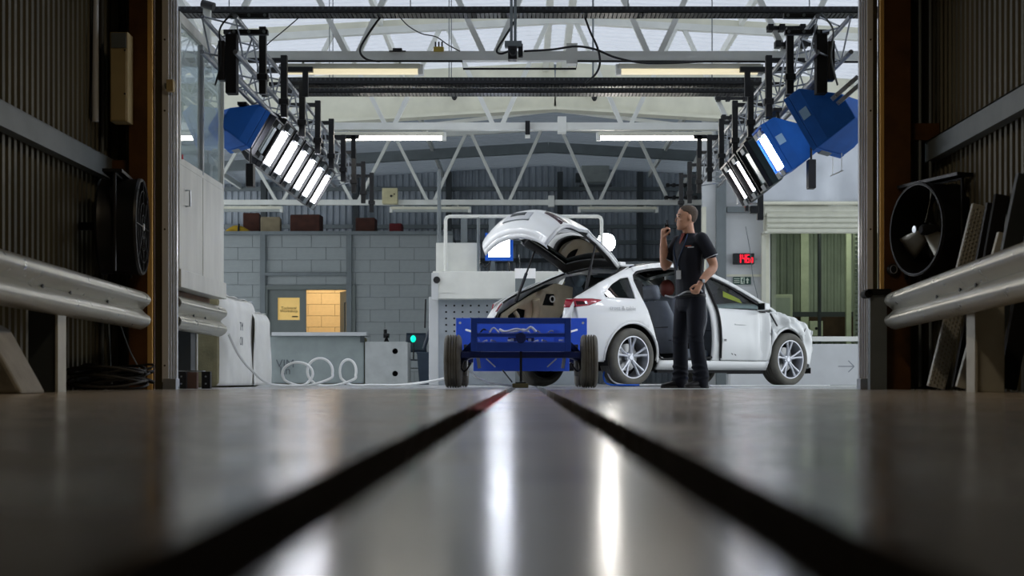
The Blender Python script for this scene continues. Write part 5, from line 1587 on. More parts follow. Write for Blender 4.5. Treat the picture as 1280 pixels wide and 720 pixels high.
def bump_(x, z, cx_, cz_, rx, rz, d):
    q = ((x - cx_) / rx) ** 2 + ((z - cz_) / rz) ** 2
    return d * math.exp(-q)
def dent_door(x, z):
    v = bump_(x, z, .92, .62, .07, .30, .085) + bump_(x, z, .62, .72, .22, .12, .02) - bump_(x, z, .80, .55, .05, .2, .012)
    v += 0.010 * math.sin(x * 22 + z * 6) * max(0, min(1, (x - 0.55) * 3))
    return v
def dent_fender(x, z):
    v = bump_(x, z, 1.20, .80, .09, .07, .12) + bump_(x, z, 1.55, .86, .10, .05, .08) + bump_(x, z, 1.9, .58, .08, .12, .07) + bump_(x, z, 1.30, .70, .05, .10, .05)
    v -= bump_(x, z, 1.38, .87, .06, .05, .06) + bump_(x, z, 1.75, .74, .06, .05, .03)
    v += 0.022 * math.sin(x * 30 + z * 22) * max(0, min(1, (z - .55) * 4))
    return v
WELL = 0.415
rear_arch = arc(-AX, .356, WELL, 188, -8)
front_arch = arc(AX, .356, WELL, 188, -8)
qwin = [(-1.325, 1.07), (-1.315, 1.345), (-1.45, 1.325), (-1.62, 1.245), (-1.80, 1.115), (-1.79, 1.075)]
quarter = [(-2.25, .30)] + rear_arch + [(-.985, .30), (-1.01, .42), (-1.075, .60), (-1.15, .83), (-1.215, 1.08), (-1.245, 1.30), (-1.22, 1.38), (-1.12, 1.44)] + \
          [(x, zr(x)) for x in (-1.1, -1.25, -1.45, -1.6, -1.75, -1.9, -2.05, -2.15, -2.25)]
sheet(quarter, [qwin], side(-1), 0.055).build('quarter_panel', M_BODY, car, smooth=True, solid=0.012)
sheet(quarter, [qwin], side(1), 0.08).build('quarter_panel', M_BODY, car, smooth=True, solid=0.012)
sheet(qwin, [], side(-1, -0.006), 0.08).build('quarter_window', M_CGLASS, car, smooth=True)
sheet(qwin, [], side(1, -0.006), 0.08).build('quarter_window', M_CGLASS, car, smooth=True)
sheet([(-.99, .215), (1.04, .215), (1.04, .325), (-.975, .325)], [], side(-1), 0.1).build('sill', M_BODY, car, smooth=True, solid=0.03)
sheet([(-.99, .215), (1.04, .215), (1.04, .325), (-.975, .325)], [], side(1), 0.1).build('sill', M_BODY, car, smooth=True, solid=0.03)
MB().span((-0.95, -0.86, 0.17), (1.0, -0.80, 0.225)).build('sill_trim', M_UNDER, car)
# right roof rail and pillars
xs = [-1.2 + 2.4 * i / 24 for i in range(25)]
rail = [(x, zr(x)) for x in xs] + [(x, zr(x) - (0.055 if x < 0.6 else 0.05)) for x in xs[::-1]]
sheet(rail, [], side(-1, 0.004), 0.05).build('roof_rail', M_BODY, car, smooth=True, solid=0.02)
sheet(rail, [], side(1, 0.004), 0.05).build('roof_rail', M_BODY, car, smooth=True, solid=0.02)
bp2 = [(-.03, .325), (.11, .325), (.075, .7), (.07, 1.0), (.035, zr(.035) - .05), (-.08, zr(-.08) - .05), (-.045, 1.0), (-.035, .7)]
sheet(bp2, [], side(-1, -0.03), 0.06).build('centre_pillar', M_BODY, car, smooth=True, solid=0.03)
sheet(bp2, [], side(1, -0.03), 0.06).build('centre_pillar', M_TRIM, car, smooth=True, solid=0.03)
seal = [(.10, .36), (.075, .7), (.065, 1.0), (.04, zr(.04) - .09)]
MB().tube(curve_pts([(x, -hw(x, z) - 0.012, z) for x, z in seal], 6), 0.016, 8).build('door_seal', M_GASK, car, smooth=True)
seal2 = [(-.04, .37), (-.3, .345), (-.7, .345), (-.96, .36), (-1.055, .60), (-1.13, .83), (-1.195, 1.08), (-1.225, 1.30), (-1.15, 1.40), (-.9, zr(-.9) - .075), (-.5, zr(-.5) - .075), (-.1, zr(-.1) - .08)]
MB().tube(curve_pts([(x, -hw(x, z) + 0.012, z) for x, z in seal2], 6), 0.013, 8).build('door_seal', M_GASK, car, smooth=True)
# right front door
door = [(.125, .335), (1.01, .335), (1.055, .48), (1.06, .965), (.95, .99), (.09, 1.0), (.095, .7)]
sheet(door, [], side(-1, 0.0, dent_door), 0.04).build('front_door', M_BODY, car, smooth=True, solid=0.02)
fwin = [(.085, 1.005), (.96, .99), (.90, 1.06), (.70, 1.18), (.45, 1.31), (.2, 1.40), (.06, 1.435)]
fwo = [(.06, .985), (1.06, .97), (1.02, 1.05), (.90, zr(.9) - .055), (.7, zr(.7) - .055), (.5, zr(.5) - .055), (.3, zr(.3) - .055), (.1, zr(.1) - .055), (.03, zr(.03) - .055)]
sheet(fwo, [fwin], side(-1, -0.004), 0.05).build('window_trim', M_TRIM, car, smooth=True, solid=0.012)
g_ = sheet(fwin, [], side(-1, -0.012), 0.08).build('door_window', M_CGLASS, car, smooth=True)
sheet([(.30, 1.16), (.62, 1.08), (.60, 1.14), (.34, 1.24)], [], side(-1, -0.016), 0.08).build('yellow_sticker', mat('sticker_yellow', 'd8d23a', 0.6), car)
MB().tube([(.35, -hw(.35, .80) - 0.012, .80), (.55, -hw(.55, .80) - 0.012, .80)], 0.008, 8).build('door_handle', M_BODY, car, smooth=True)
mir = [(.86, -.90, 1.00), (.86, -.97, 1.03), (.84, -1.02, 1.06)]
MB().loft([[Vector((.80, -.93, .985)), Vector((.80, -1.07, 1.0)), Vector((.80, -1.08, 1.09)), Vector((.80, -.95, 1.10))],
           [Vector((.90, -.92, .985)), Vector((.90, -1.06, 1.0)), Vector((.90, -1.06, 1.085)), Vector((.90, -.94, 1.095))],
           [Vector((.96, -.95, 1.01)), Vector((.96, -1.02, 1.015)), Vector((.96, -1.02, 1.06)), Vector((.96, -.96, 1.07))]]).build('wing_mirror', M_BODY, car, smooth=True, bevel=0.012)
MB().span((.798, -1.065, 1.0), (.80, -.95, 1.085)).build('mirror_glass', M_CROOF, car)
MB().bar((.88, -.86, .99), (.88, -.96, 1.01), 0.05, 0.03).build('mirror_stalk', M_TRIM, car)
# right front wing, crumpled
wing = [(1.035, .30)] + front_arch + [(2.05, .30), (2.05, .755), (1.8, zf(1.8)), (1.5, zf(1.5)), (1.2, zf(1.2)), (1.075, .985), (1.07, .6), (1.06, .44)]
sheet(wing, [], side(-1, 0.0, dent_fender), 0.032).build('front_wing', M_BODY, car, smooth=True, solid=0.012, angle=60)
sheet(wing, [], side(1), 0.08).build('front_wing', M_BODY, car, smooth=True, solid=0.012)
sheet([(1.10, .90), (1.26, .87), (1.27, .84), (1.12, .875)], [], side(-1, 0.004, dent_fender), 0.05).build('side_repeater', M_TRIM, car)
MB().bar((1.06, -.935, .96), (1.20, -.93, .80), 0.02, 0.012).build('torn_edge', M_TRIM, car)
# arch liners
for (ax, s) in ((-AX, -1), (-AX, 1), (AX, -1), (AX, 1)):
    rings = []
    for x, z in arc(ax, .356, WELL - 0.005, 195, -15, 20):
        rings.append((x, z))
    m = MB()
    yo, yi = s * (hw(ax, .5) - (0.012 if s > 0 else (0.06 if ax > 0 else 0.012))), s * 0.52
    n = len(rings)
    m.add([(x, yo, z) for x, z in rings] + [(x, yi, z) for x, z in rings], [(i, i + 1, n + i + 1, n + i) for i in range(n - 1)])
    m.add([(ax, yi, .2)] + [(x, yi, z) for x, z in rings], [(0, i, i + 1) for i in range(1, n)])
    m.build('wheel_well', M_UNDER, car, smooth=True)
    if s < 0:
        pts = [(x, -hw(x, z) - (0.004 if ax < 0 else -0.012 + 0.0), z) for x, z in arc(ax, .356, WELL + 0.005, 185, -5, 30)]
        MB().tube(pts, 0.016, 8).build('arch_lip', M_BODY, car, smooth=True)
# left door side
ldoor = [(-.97, .33), (1.03, .33), (1.06, .95), (-1.18, 1.02), (-1.10, .7)]
sheet(ldoor, [], side(1), 0.1).build('left_doors', M_BODY, car, smooth=True, solid=0.02)
lwin = [(-1.19, 1.02), (1.05, .96), (.90, zr(.9) - .05), (.5, zr(.5) - .05), (.1, zr(.1) - .05), (-.3, zr(-.3) - .05), (-.7, zr(-.7) - .05), (-1.15, zr(-1.15) - .05)]
sheet(lwin, [], side(1, -0.012), 0.12).build('left_windows', M_CGLASS, car, smooth=True)
# top: roof glass, screen, bonnet
def cross(x, z, u, crown):
    w = hw(x, z)
    return (x, u * w, z + crown * (1 - u * u))
MB().grid(16, 14, lambda a, b: cross(-1.15 + 1.45 * a, zr(-1.15 + 1.45 * a), 2 * b - 1, 0.055)).build('roof_glass', M_CROOF, car, smooth=True, solid=0.012)
MB().grid(14, 14, lambda a, b: (lambda x, u: (x + 0.10 * (1 - u * u) * a, u * hw(x, zr(x)), zr(x) + 0.055 * (1 - u * u) * (1 - a * 0.3)))(0.3 + 0.88 * a, 2 * b - 1)).build('windscreen', M_CGLASS, car, smooth=True)
def bonnet(a, b):
    x = 1.17 + 0.98 * a; u = 2 * b - 1
    xe = min(x, 2.05)
    w = hw(xe, zf(xe)) - 0.004
    front = 0.16 * a * a * (1 - u * u)
    z = zf(xe) + (0.075 - 0.03 * a) * (1 - abs(u) ** 2.2) - 0.03 * max(0, a - .8) * 5
    if u < 0: z += 0.018 * math.sin(x * 16) * (-u) ** 3 * min(1, a * 4)
    return (x + front - 0.1 * a * u * u, u * w, z)
MB().grid(22, 20, bonnet).build('bonnet', M_BODY, car, smooth=True, solid=0.012)
# front bumper and nose
def nose(a, b):
    u = 2 * a - 1; z = 0.24 + (0.755 - 0.24) * b
    y = u * hw(2.05, z)
    x = 2.32 - 0.27 * abs(u) ** 2.6 - 0.10 * max(0, (z - .60) / .155) ** 2 * (1 - abs(u) ** 2.6)
    if u < -0.55: x -= 0.03 * math.sin(z * 25 + u * 14) + 0.01
    return (x, y, z)
MB().grid(26, 14, nose).build('front_bumper', M_BODY, car, smooth=True, solid=0.012)
MB().grid(20, 3, lambda a, b: (lambda u: (2.30 - 0.24 * abs(u) ** 2.6 + 0.0, u * 0.78, 0.17 + 0.08 * b))(2 * a - 1)).build('front_splitter', M_UNDER, car, smooth=True, solid=0.012)
sheet([(1.80, .70), (2.04, .66), (2.04, .735), (1.85, .80)], [], side(-1, 0.003, dent_fender), 0.05).build('headlamp', M_TRIM, car, smooth=True)
# rear bumper
def rearx(u, z):
    return -2.44 + 0.19 * abs(u) ** 3 + 0.05 * max(0, z - 0.7) - 0.03 * math.exp(-((z - .62) / .1) ** 2) * (1 - abs(u) ** 3)
MB().grid(26, 12, lambda a, b: (rearx(2 * a - 1, .28 + .46 * b), (2 * a - 1) * hw(-2.25, .28 + .46 * b), .28 + .46 * b)).build('rear_bumper', M_BODY, car, smooth=True, solid=0.012)
MB().grid(20, 2, lambda a, b: (rearx(2 * a - 1, .3) + 0.02, (2 * a - 1) * .80, .20 + .09 * b)).build('rear_diffuser', M_UNDER, car, smooth=True, solid=0.012)
for s in (-1, 1):
    def corner(a, b, s=s):
        z = .74 + .31 * b; u = .80 + .20 * a
        return (rearx(u, z) + 0.10 * b * b, s * u * hw(-2.25, z), z)
    MB().grid(6, 8, corner).build('rear_corner', M_BODY, car, smooth=True, solid=0.012)
    def lamp_rear(a, b, s=s):
        z = .945 + .10 * b; u = .80 + .205 * a
        return (rearx(u, z) + 0.10 * ((z - .74) / .31) ** 2 - 0.012, s * u * hw(-2.25, z) * 1.004, z)
    tlr = MB().grid(6, 4, lamp_rear).build('tail_lamp', M_TAIL, car, smooth=True, solid=0.01)
    tls = sheet([(-2.26, .945), (-2.06, .97), (-1.86, 1.04), (-2.0, 1.055), (-2.26, 1.045)], [], side(s, 0.006), 0.05).build('tail_lamp', M_TAIL, car, smooth=True, solid=0.01)
    sheet([(-2.24, .972), (-2.10, .982), (-2.14, 1.018), (-2.24, 1.018)], [], side(s, 0.013), 0.05).build('lamp_core', M_TAILD, tls, smooth=True)
    sheet([(-2.12, .985), (-2.085, .99), (-2.09, 1.02), (-2.12, 1.02)], [], side(s, 0.0135), 0.05).build('lamp_core', M_ALLOY, tls, smooth=True)
    # white flange and black seal round the boot opening
    ring = [(-2.36, .60, .745), (-2.30, .66, .86), (-2.18, .69, 1.03), (-1.95, .68, 1.16), (-1.7, .65, 1.26), (-1.45, .61, 1.37), (-1.2, .55, 1.47)]
    P = curve_pts([(x, s * y, z) for x, y, z in ring], 6)
    MB().tube([p + Vector((-0.01, 0, 0.01)) for p in P], 0.013, 8).build('boot_seal', M_GASK, car, smooth=True)
    n = len(P)
    fl = MB()
    outer = []
    for p in P:
        z = min(max(p.z, .745), 1.45)
        xo = p.x
        yo = s * (hw(max(p.x, -2.25), p.z) - 0.01)
        outer.append(Vector((max(p.x - 0.02, -2.33), yo, p.z + 0.012)))
    fl.add(P + outer, [(i, i + 1, n + i + 1, n + i) for i in range(n - 1)])
    fl.build('boot_flange', M_BODY, car, smooth=True, solid=0.01)
MB().tube([(-1.2, -.55, 1.47), (-1.19, 0, 1.52), (-1.2, .55, 1.47)], 0.013, 8).build('boot_seal', M_GASK, car, smooth=True)
MB().grid(10, 2, lambda a, b: (-1.2 + 0.12 * b, -.58 + 1.16 * a, 1.49 + 0.03 * b + 0.03 * (1 - (2 * a - 1) ** 2))).build('roof_header', M_BODY, car, smooth=True, solid=0.012)
# boot interior
MB().span((-2.36, -.66, .68), (-1.0, .66, .71)).build('boot_floor', M_TRIM, car)
MB().grid(8, 2, lambda a, b: (-2.38 + 0.06 * b, -.62 + 1.24 * a, .715 + 0.03 * b)).build('boot_sill', M_TRIM, car, solid=0.012)
sidep = [(-2.28, .71), (-1.05, .71), (-1.05, 1.30), (-1.35, 1.34), (-1.7, 1.20), (-2.0, 1.04), (-2.2, .92)]
for s in (-1, 1):
    sheet(sidep, [[(-2.12, .76), (-1.85, .76), (-1.82, .98), (-1.95, 1.0), (-2.1, .9)], [(-1.55, 1.05), (-1.35, 1.05), (-1.35, 1.2), (-1.5, 1.2)]],
          lambda u, v, s=s: (u, s * (.68 - .12 * max(0, v - .9)), v), 0.08).build('inner_panel', M_INNER, car, smooth=True, solid=0.02)
    sheet(sidep, [], lambda u, v, s=s: (u, s * (.74 - .12 * max(0, v - .9)), v), 0.2).build('inner_backing', M_UNDER, car)
    MB().tube(curve_pts([(-1.72, s * .66, .74), (-1.66, s * .64, .95), (-1.70, s * .60, 1.12)], 5), 0.05, 10).build('inner_rib', M_INNER, car, smooth=True)
    MB().tube(curve_pts([(-1.98, s * .69, .80), (-1.95, s * .66, .88), (-2.0, s * .66, .95)], 5), 0.03, 8).build('inner_bracket', M_INNER, car, smooth=True)
MB().span((-1.9, .35, .71), (-1.6, .6, .76)).build('red_box', mat('red_box', 'd8341c', 0.5), car, bevel=0.008)
MB().lathe([(0.03, 0), (0.045, 0), (0.045, 0.01), (0.03, 0.01)], (-1.44, .575, 1.13), 'Y', 20).build('white_ring', M_WHITE, car)
MB().span((-1.52, -.10, 1.42), (-1.26, .12, 1.425)).build('sticker_strip', M_WHITE, car)
# underbody and cabin floor
MB().span((-2.2, -.60, .20), (2.1, .60, .30)).build('underbody', M_UNDER, car)
MB().span((-1.0, -.84, .20), (1.0, .84, .33)).build('cabin_floor', M_UNDER, car)
MB().span((.85, -.78, .33), (1.15, .78, .92)).build('dashboard', M_TRIM, car, bevel=0.05)
MB().tube(curve_pts([(-.98, -.80, .34), (-.94, -.78, .36), (-.80, -.80, .345)], 4), 0.02, 8).build('white_scraps', M_WHITE, car)
# seats
def seat(x, y, name='seat', wide=0.25, zb=.42, lean=0.24, h=.62):
    e = empty(name, (x, y, 0)); e.parent = car
    rings = []
    for i in range(9):
        t = i / 8
        zz = zb + h * t; xx = -lean * t * (0.75 + .25 * t)
        w = wide * (1 - .10 * t - .18 * max(0, t - .75) * 4 * .5)
        d = .13 - .05 * t
        rings.append([Vector((xx + d * math.cos(a) , w * math.copysign(abs(math.sin(a)) ** .55, math.sin(a)), zz)) for a in [k * math.pi / 10 for k in range(20)]])
    MB().loft(rings).build('backrest', M_SEAT, e, smooth=True)
    MB().box((.22, 0, zb - .02), (.52, wide * 2, .16)).build('cushion', M_SEAT, e, smooth=True, bevel=0.05)
    MB().box((-lean - .03, 0, zb + h + .11), (.12, .27, .20), Matrix.Rotation(-.25, 3, 'Y')).build('headrest', M_SEAT, e, smooth=True, bevel=0.045)
    for k in (-.06, .06):
        MB().tube([(-lean, k, zb + h - .05), (-lean - .02, k, zb + h + .08)], 0.007, 6).build('headrest_post', M_ALLOY, e)
    for zz in (.25, .5):
        MB().tube([(-lean * zz - .085, -wide * .8, zb + h * zz), (-lean * zz - .085, wide * .8, zb + h * zz)], 0.006, 6).build('seam', M_TRIM, e)
    return e
seat(-.38, -.43, wide=.31, h=.66)
seat(-.38, .43, wide=.31, h=.66)
seat(.55, -.40)
seat(.55, .40)
rh = MB().ball((-.03, -.10, 1.29), (.10, .10, .12)).build('dummy_head', mat('reddish_head', '7a3a30', 0.5, var=0.1), car, smooth=True)
MB().box((-.02, -.10, 1.0), (.16, .36, .40)).build('dummy_torso', M_SEAT, car, smooth=True, bevel=0.07)
# wheels
def wheel_car(x, s):
    w = empty('wheel', (x, s * 0.83, .356), 0 if s < 0 else math.pi); w.parent = car      # outer side faces local -Y
    R, h = .356, .138
    p = [(.250, -h * .80), (.262, -h * .92), (.285, -h * 1.0), (.315, -h * 1.0), (.336, -h * .93), (.349, -h * .80)]
    for g in range(4):
        c = -h * .66 + (g + .5) * (h * 1.32) / 4
        p += [(R, c - h * .13), (R, c - h * .03), (R - .013, c - h * .025), (R - .013, c + h * .025), (R, c + h * .03), (R, c + h * .13)]
    p += [(.349, h * .80), (.336, h * .93), (.315, h), (.285, h), (.25, h * .8)]
    MB().lathe(p, (0, 0, 0), 'Y', 56).build('tyre', M_TYRE2, w, smooth=True, angle=30)
    rm = MB().lathe([(.262, -h * .85), (.258, -h * .93), (.246, -h * .93), (.238, -h * .80), (.228, h * .2), (.225, h * .8)], (0, 0, 0), 'Y', 56).build('rim', M_ALLOY, w, smooth=True)
    for k in range(5):
        a0 = math.pi / 2 + k * 2 * math.pi / 5
        for d in (-1, 1):
            a1 = a0 + d * .10; a2 = a0 + d * .20
            pa = Vector((.045 * math.cos(a1), -h * .50, .045 * math.sin(a1)))
            pb_ = Vector((.15 * math.cos(a0 + d * .15), -h * .66, .15 * math.sin(a0 + d * .15)))
            pc = Vector((.243 * math.cos(a2), -h * .76, .243 * math.sin(a2)))
            MB().tube([pa, pb_, pc], [.020, .015, .020], 8).build('spoke', M_ALLOY, rm, smooth=True)
    MB().lathe([(.001, -h * .66), (.03, -h * .66), (.034, -h * .60), (.06, -h * .55), (.065, -h * .3)], (0, 0, 0), 'Y', 24).build('hub', M_ALLOY, rm, smooth=True)
    for k in range(5):
        a = k * 2 * math.pi / 5
        MB().lathe([(.001, -h * .575), (.009, -h * .575), (.009, -h * .5)], (.045 * math.cos(a), 0, .045 * math.sin(a)), 'Y', 8).build('wheel_nut', M_BLACK, rm)
    MB().lathe([(.001, -.01), (.165, -.01), (.165, .01)], (0, 0, 0), 'Y', 32).build('brake_disc', M_TIN, w, smooth=True)
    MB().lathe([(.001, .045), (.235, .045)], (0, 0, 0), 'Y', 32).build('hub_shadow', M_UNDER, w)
    return w
for x in (-AX, AX):
    for s in (-1, 1):
        wheel_car(x, s)
# raised tailgate, hinged at the roof end
HG = Vector((-1.18, 0, 1.545))
tg = empty('tailgate', HG); tg.parent = car
tg.rotation_euler = (0, math.radians(48), 0)
PROF = [(-1.20, 1.545, .52), (-1.5, 1.48, .58), (-1.85, 1.385, .63), (-2.10, 1.30, .66), (-2.20, 1.265, .67), (-2.245, 1.245, .67), (-2.275, 1.205, .67), (-2.375, 1.135, .69), (-2.435, 1.04, .71), (-2.445, .94, .71), (-2.41, .83, .68), (-2.335, .725, .60)]
LS = [0]
for i in range(1, len(PROF)):
    LS.append(LS[-1] + math.hypot(PROF[i][0] - PROF[i - 1][0], PROF[i][1] - PROF[i - 1][1]))
def tgp(s, u, off=0.0):
    x = smooth_interp([(l, p[0]) for l, p in zip(LS, PROF)], s)
    z = smooth_interp([(l, p[1]) for l, p in zip(LS, PROF)], s)
    w = smooth_interp([(l, p[2]) for l, p in zip(LS, PROF)], s)
    t = s / LS[-1]
    up = min(1, max(0, (0.62 - t) / 0.15))             # glass part: crown in z; lower part: crown in x
    z2 = z - 0.085 * u * u * (0.5 + 0.5 * up) - (0.05 * abs(u) ** 4 if t > .62 else 0)
    x2 = x + 0.24 * abs(u) ** 2.2 * min(1, t / 0.6) ** 1.3 * (1 - 0.45 * max(0, (t - .72) / .28))
    # inward offset
    nx, nz = (0.35, -0.94) if up > 0.5 else (0.93, -0.2)
    return Vector((x2 + nx * off, u * w, z2 + nz * off)) - HG
SG = LS[4]     # spoiler
gl0, gl1 = 0.06 * SG, 0.86 * SG
glass_hole = [(gl0 + .05, -.80), (gl1, -.84), (gl1, .84), (gl0 + .05, .80)]
sheet([(0, -1), (LS[-1], -1), (LS[-1], 1), (0, 1)], [glass_hole], lambda a, b: tgp(a, b), 0.07).build('outer_skin', M_BODY, tg, smooth=True, solid=0.014, angle=50)
sheet(glass_hole, [], lambda a, b: tgp(a, b, 0.008), 0.12).build('rear_window', M_CGLASS, tg, smooth=True)
M_LINER = mat('tailgate_liner', '4a5059', 0.5, var=0.08)
ring_hole = [(gl0 + .11, -.72), (gl1 - .06, -.78), (gl1 - .06, .78), (gl0 + .11, .72)]
sheet([(0.02, -.97), (SG + .02, -.97), (SG + .02, .97), (0.02, .97)], [ring_hole], lambda a, b: tgp(a, b, 0.055), 0.08).build('window_surround', M_TRIM, tg, smooth=True, solid=0.01)
sheet([(SG + .06, -.95), (LS[-1] - .01, -.95), (LS[-1] - .01, .95), (SG + .06, .95)], [], lambda a, b: tgp(a, b, 0.07), 0.08).build('liner', M_LINER, tg, smooth=True, solid=0.01)
# edge closing skin and liner
for u in (-.985, .985):
    n = 24
    A = [tgp(LS[-1] * i / n, u) for i in range(n + 1)]; B = [tgp(LS[-1] * i / n, u * .975, 0.06) for i in range(n + 1)]
    MB().add(A + B, [(i, i + 1, n + 2 + i, n + 1 + i) for i in range(n)]).build('edge_band', M_BODY, tg, smooth=True, solid=0.01)
A = [tgp(LS[-1], -1 + 2 * i / 20) for i in range(21)]; B = [tgp(LS[-1] - .005, -1 + 2 * i / 20, .075) for i in range(21)]
MB().add(A + B, [(i, i + 1, 22 + i, 21 + i) for i in range(20)]).build('edge_band', M_BODY, tg, smooth=True, solid=0.01)
s0 = LS[8] + .07
sheet([(s0 - .02, -.36), (s0 + .10, -.36), (s0 + .10, .36), (s0 - .02, .36)], [], lambda a, b: tgp(a, b, -0.010), 0.06).build('plate_recess', M_PANEL, tg, smooth=True, solid=0.006)
sheet([(s0 - .01, -.20), (s0 + .04, -.20), (s0 + .04, .20), (s0 - .01, .20)], [], lambda a, b: tgp(a, b, -0.015), 0.06).build('plate_lamp', M_DGREY, tg, smooth=True, solid=0.006)
MB().tube([tgp(s0 + .105, -.36 + .72 * i / 10, -0.012) for i in range(11)], 0.008, 6).build('plate_edge', M_GREYST, tg, smooth=True)
for s in (-1, 1):
    sheet([(s0 - .13, s * .50), (s0 - .06, s * .55), (s0 - .02, s * .97), (s0 - .13, s * .97)], [], lambda a, b: tgp(a, b, -0.006), 0.06).build('tailgate_lamp', M_TAILD, tg, smooth=True, solid=0.008)
text_mesh('emblem', 'r', 0.07, M_GREYST, tg, frame_matrix(tgp(LS[6] + .02, 0.0, -.012), (0, -1, 0), (-.4, 0, .9)))
MB().box(tgp(LS[-1] - .03, -.18, .085), (.05, .07, .03)).build('latch', M_WHITE, tg)
MB().lathe([(.001, 0), (.014, 0), (.014, .02)], tgp(SG + .10, -.45, .09), 'Y', 10).build('grommet', M_BLACK, tg)
MB().box(tgp(SG - .22, .25, .03), (.10, .16, .012), Matrix.Rotation(.5, 3, 'Z')).build('sticker', M_WHITE, tg)
# gas struts
th = math.radians(48)
for s in (-1, 1):
    q = tgp(0.62 * SG, s * .93, .05)
    q = Matrix.Rotation(th, 3, 'Y') @ q + HG
    b = Vector((-1.98, s * .665, 1.08))
    MB().tube([b, b + (q - b) * .55], 0.020, 8).build('gas_strut', M_BLACK, car, smooth=True)
    MB().tube([b + (q - b) * .5, q], 0.012, 8).build('strut_rod', M_BLACK, car, smooth=True)
    MB().box((-1.17, s * .45, 1.53), (.10, .05, .06)).build('hinge', M_BODY, car, bevel=0.01)
# faint lettering on the quarter panel
M_FAINT = mat('faint_lettering', 'b9bbbb', 0.5, var=0)
ty = -hw(-1.62, .90) - 0.012
nrm_dir = Vector((1, -0.10, 0))
text_mesh('lettering', 'cross & table', 0.075, M_FAINT, car, frame_matrix((-1.60, ty - 0.004, .945), (1, -0.10, 0), (0.02, 0.15, 1)))
for k, (x, z) in enumerate(((.16, .60), (.16, .585), (.30, .42), (.36, .41))):
    MB().box((x, -hw(x, z) - 0.008, z), (.045, .006, .010), Matrix.Rotation(.5 if k > 1 else 0, 3, 'Y')).build('black_mark', M_TRIM, car)
# cables from the car on the floor
for k, (P, m, lab) in enumerate((
    ([(1.0, 17.35, .30), (.98, 17.2, .18), (1.05, 17.15, .06), (1.2, 17.1, .02), (1.5, 17.15, .02), (1.7, 17.05, .02)], M_HOSE, 'white cable looping down beside the rear wheel of the car'),
    ([(.97, 17.3, .26), (.93, 17.15, .12), (.98, 17.05, .03), (1.15, 16.95, .02), (1.35, 17.0, .02)], M_BLUEF, 'blue cable lying on the floor beside the car rear wheel'),
    ([(2.1, 16.6, .012), (2.4, 16.5, .012), (2.7, 16.7, .012), (3.1, 16.6, .012), (3.6, 16.9, .012)], M_HOSE, 'white cable lying on the floor below the car doors'))):
    tag(MB().tube(curve_pts(P, 6), 0.010, 6).build('cable', m, smooth=True), lab, 'cable')

# ------------------------------------------------------------------ the man
M_SKIN = mat('skin', 'dca88a', 0.5, var=0.08, scale=20)
M_HAIR = mat('cropped_hair', '5c4f43', 0.8, var=0.2, scale=80, bump=0.2, bscale=300)
M_POLO = mat('navy_polo', '0b111e', 0.75, var=0.12, scale=30)
M_TROU = mat('navy_trousers', '0e1422', 0.8, var=0.12, scale=20)
M_SHOE = mat('black_shoe', '121214', 0.5, var=0.1)
man = thing('person', 'standing man in a navy polo and trousers holding a radio and a cable', 'person', (1.618, 14.1, 0), math.radians(210))

def remeshed(mb_, name, material, parent, voxel, smooth_it=4, fac=0.5):
    o = mb_.build(name, material, parent, smooth=True, angle=180)
    r = o.modifiers.new('remesh', 'REMESH'); r.mode = 'VOXEL'; r.voxel_size = voxel; r.use_smooth_shade = True
    s = o.modifiers.new('smooth', 'SMOOTH'); s.factor = fac; s.iterations = smooth_it
    return o
def ell(cx_, cy_, cz_, rx, ry, n=20, p=1.0, tilt=None):
    out = []
    for k in range(n):
        a = 2 * math.pi * k / n
        c, s = math.cos(a), math.sin(a)
        out.append(Vector((cx_ + rx * math.copysign(abs(c) ** p, c), cy_ + ry * math.copysign(abs(s) ** p, s), cz_)))
    return out
def limb(m, pts, rs, n=14, k=5):
    P = curve_pts(pts, k)
    T = [i / k for i in range(len(P))]
    R = [smooth_interp([(i, r) for i, r in enumerate(rs)], t) for t in T]
    m.tube(P, R, n)
    m.ball(P[0], R[0], n, 8); m.ball(P[-1], R[-1], n, 8)

# joints in body coordinates: x forward, y to his own left, z up
LSH, LEL, LWR = (-.01, .185, 1.46), (-.10, .255, 1.19), (.09, .285, 1.01)
RSH, REL, RWR = (.0, -.185, 1.46), (.12, -.245, 1.215), (.175, -.20, 1.49)
LHIP, LKN, LAN = (-.01, .095, .90), (.02, .125, .49), (-.03, .145, .09)
RHIP, RKN, RAN = (-.01, -.095, .90), (.03, -.115, .49), (.02, -.13, .09)
HEADYAW = math.radians(-22)
HC = Vector((.035, 0, 1.685))
def head_pt(v):
    return Matrix.Rotation(HEADYAW, 3, 'Z') @ Vector(v) + HC

body = MB()
# trunk
body.loft([ell(-.01, 0, .86, .10, .14), ell(-.01, 0, .95, .105, .145), ell(0, 0, 1.08, .10, .13), ell(.01, 0, 1.25, .115, .155), ell(.005, 0, 1.38, .11, .165), ell(0, 0, 1.46, .085, .15), ell(-.005, 0, 1.51, .06, .09)])
limb(body, [(-.01, 0, 1.47), (.01, 0, 1.54), (.03, 0, 1.62)], [.066, .058, .060])
for H_, K_, A_ in ((LHIP, LKN, LAN), (RHIP, RKN, RAN)):
    limb(body, [H_, K_, A_], [.078, .056, .042])
limb(body, [LSH, (-.06, .225, 1.33), LEL, (.0, .275, 1.10), LWR], [.058, .052, .043, .043, .029])
limb(body, [RSH, (.07, -.225, 1.33), REL, (.15, -.225, 1.35), RWR], [.058, .052, .045, .044, .029])
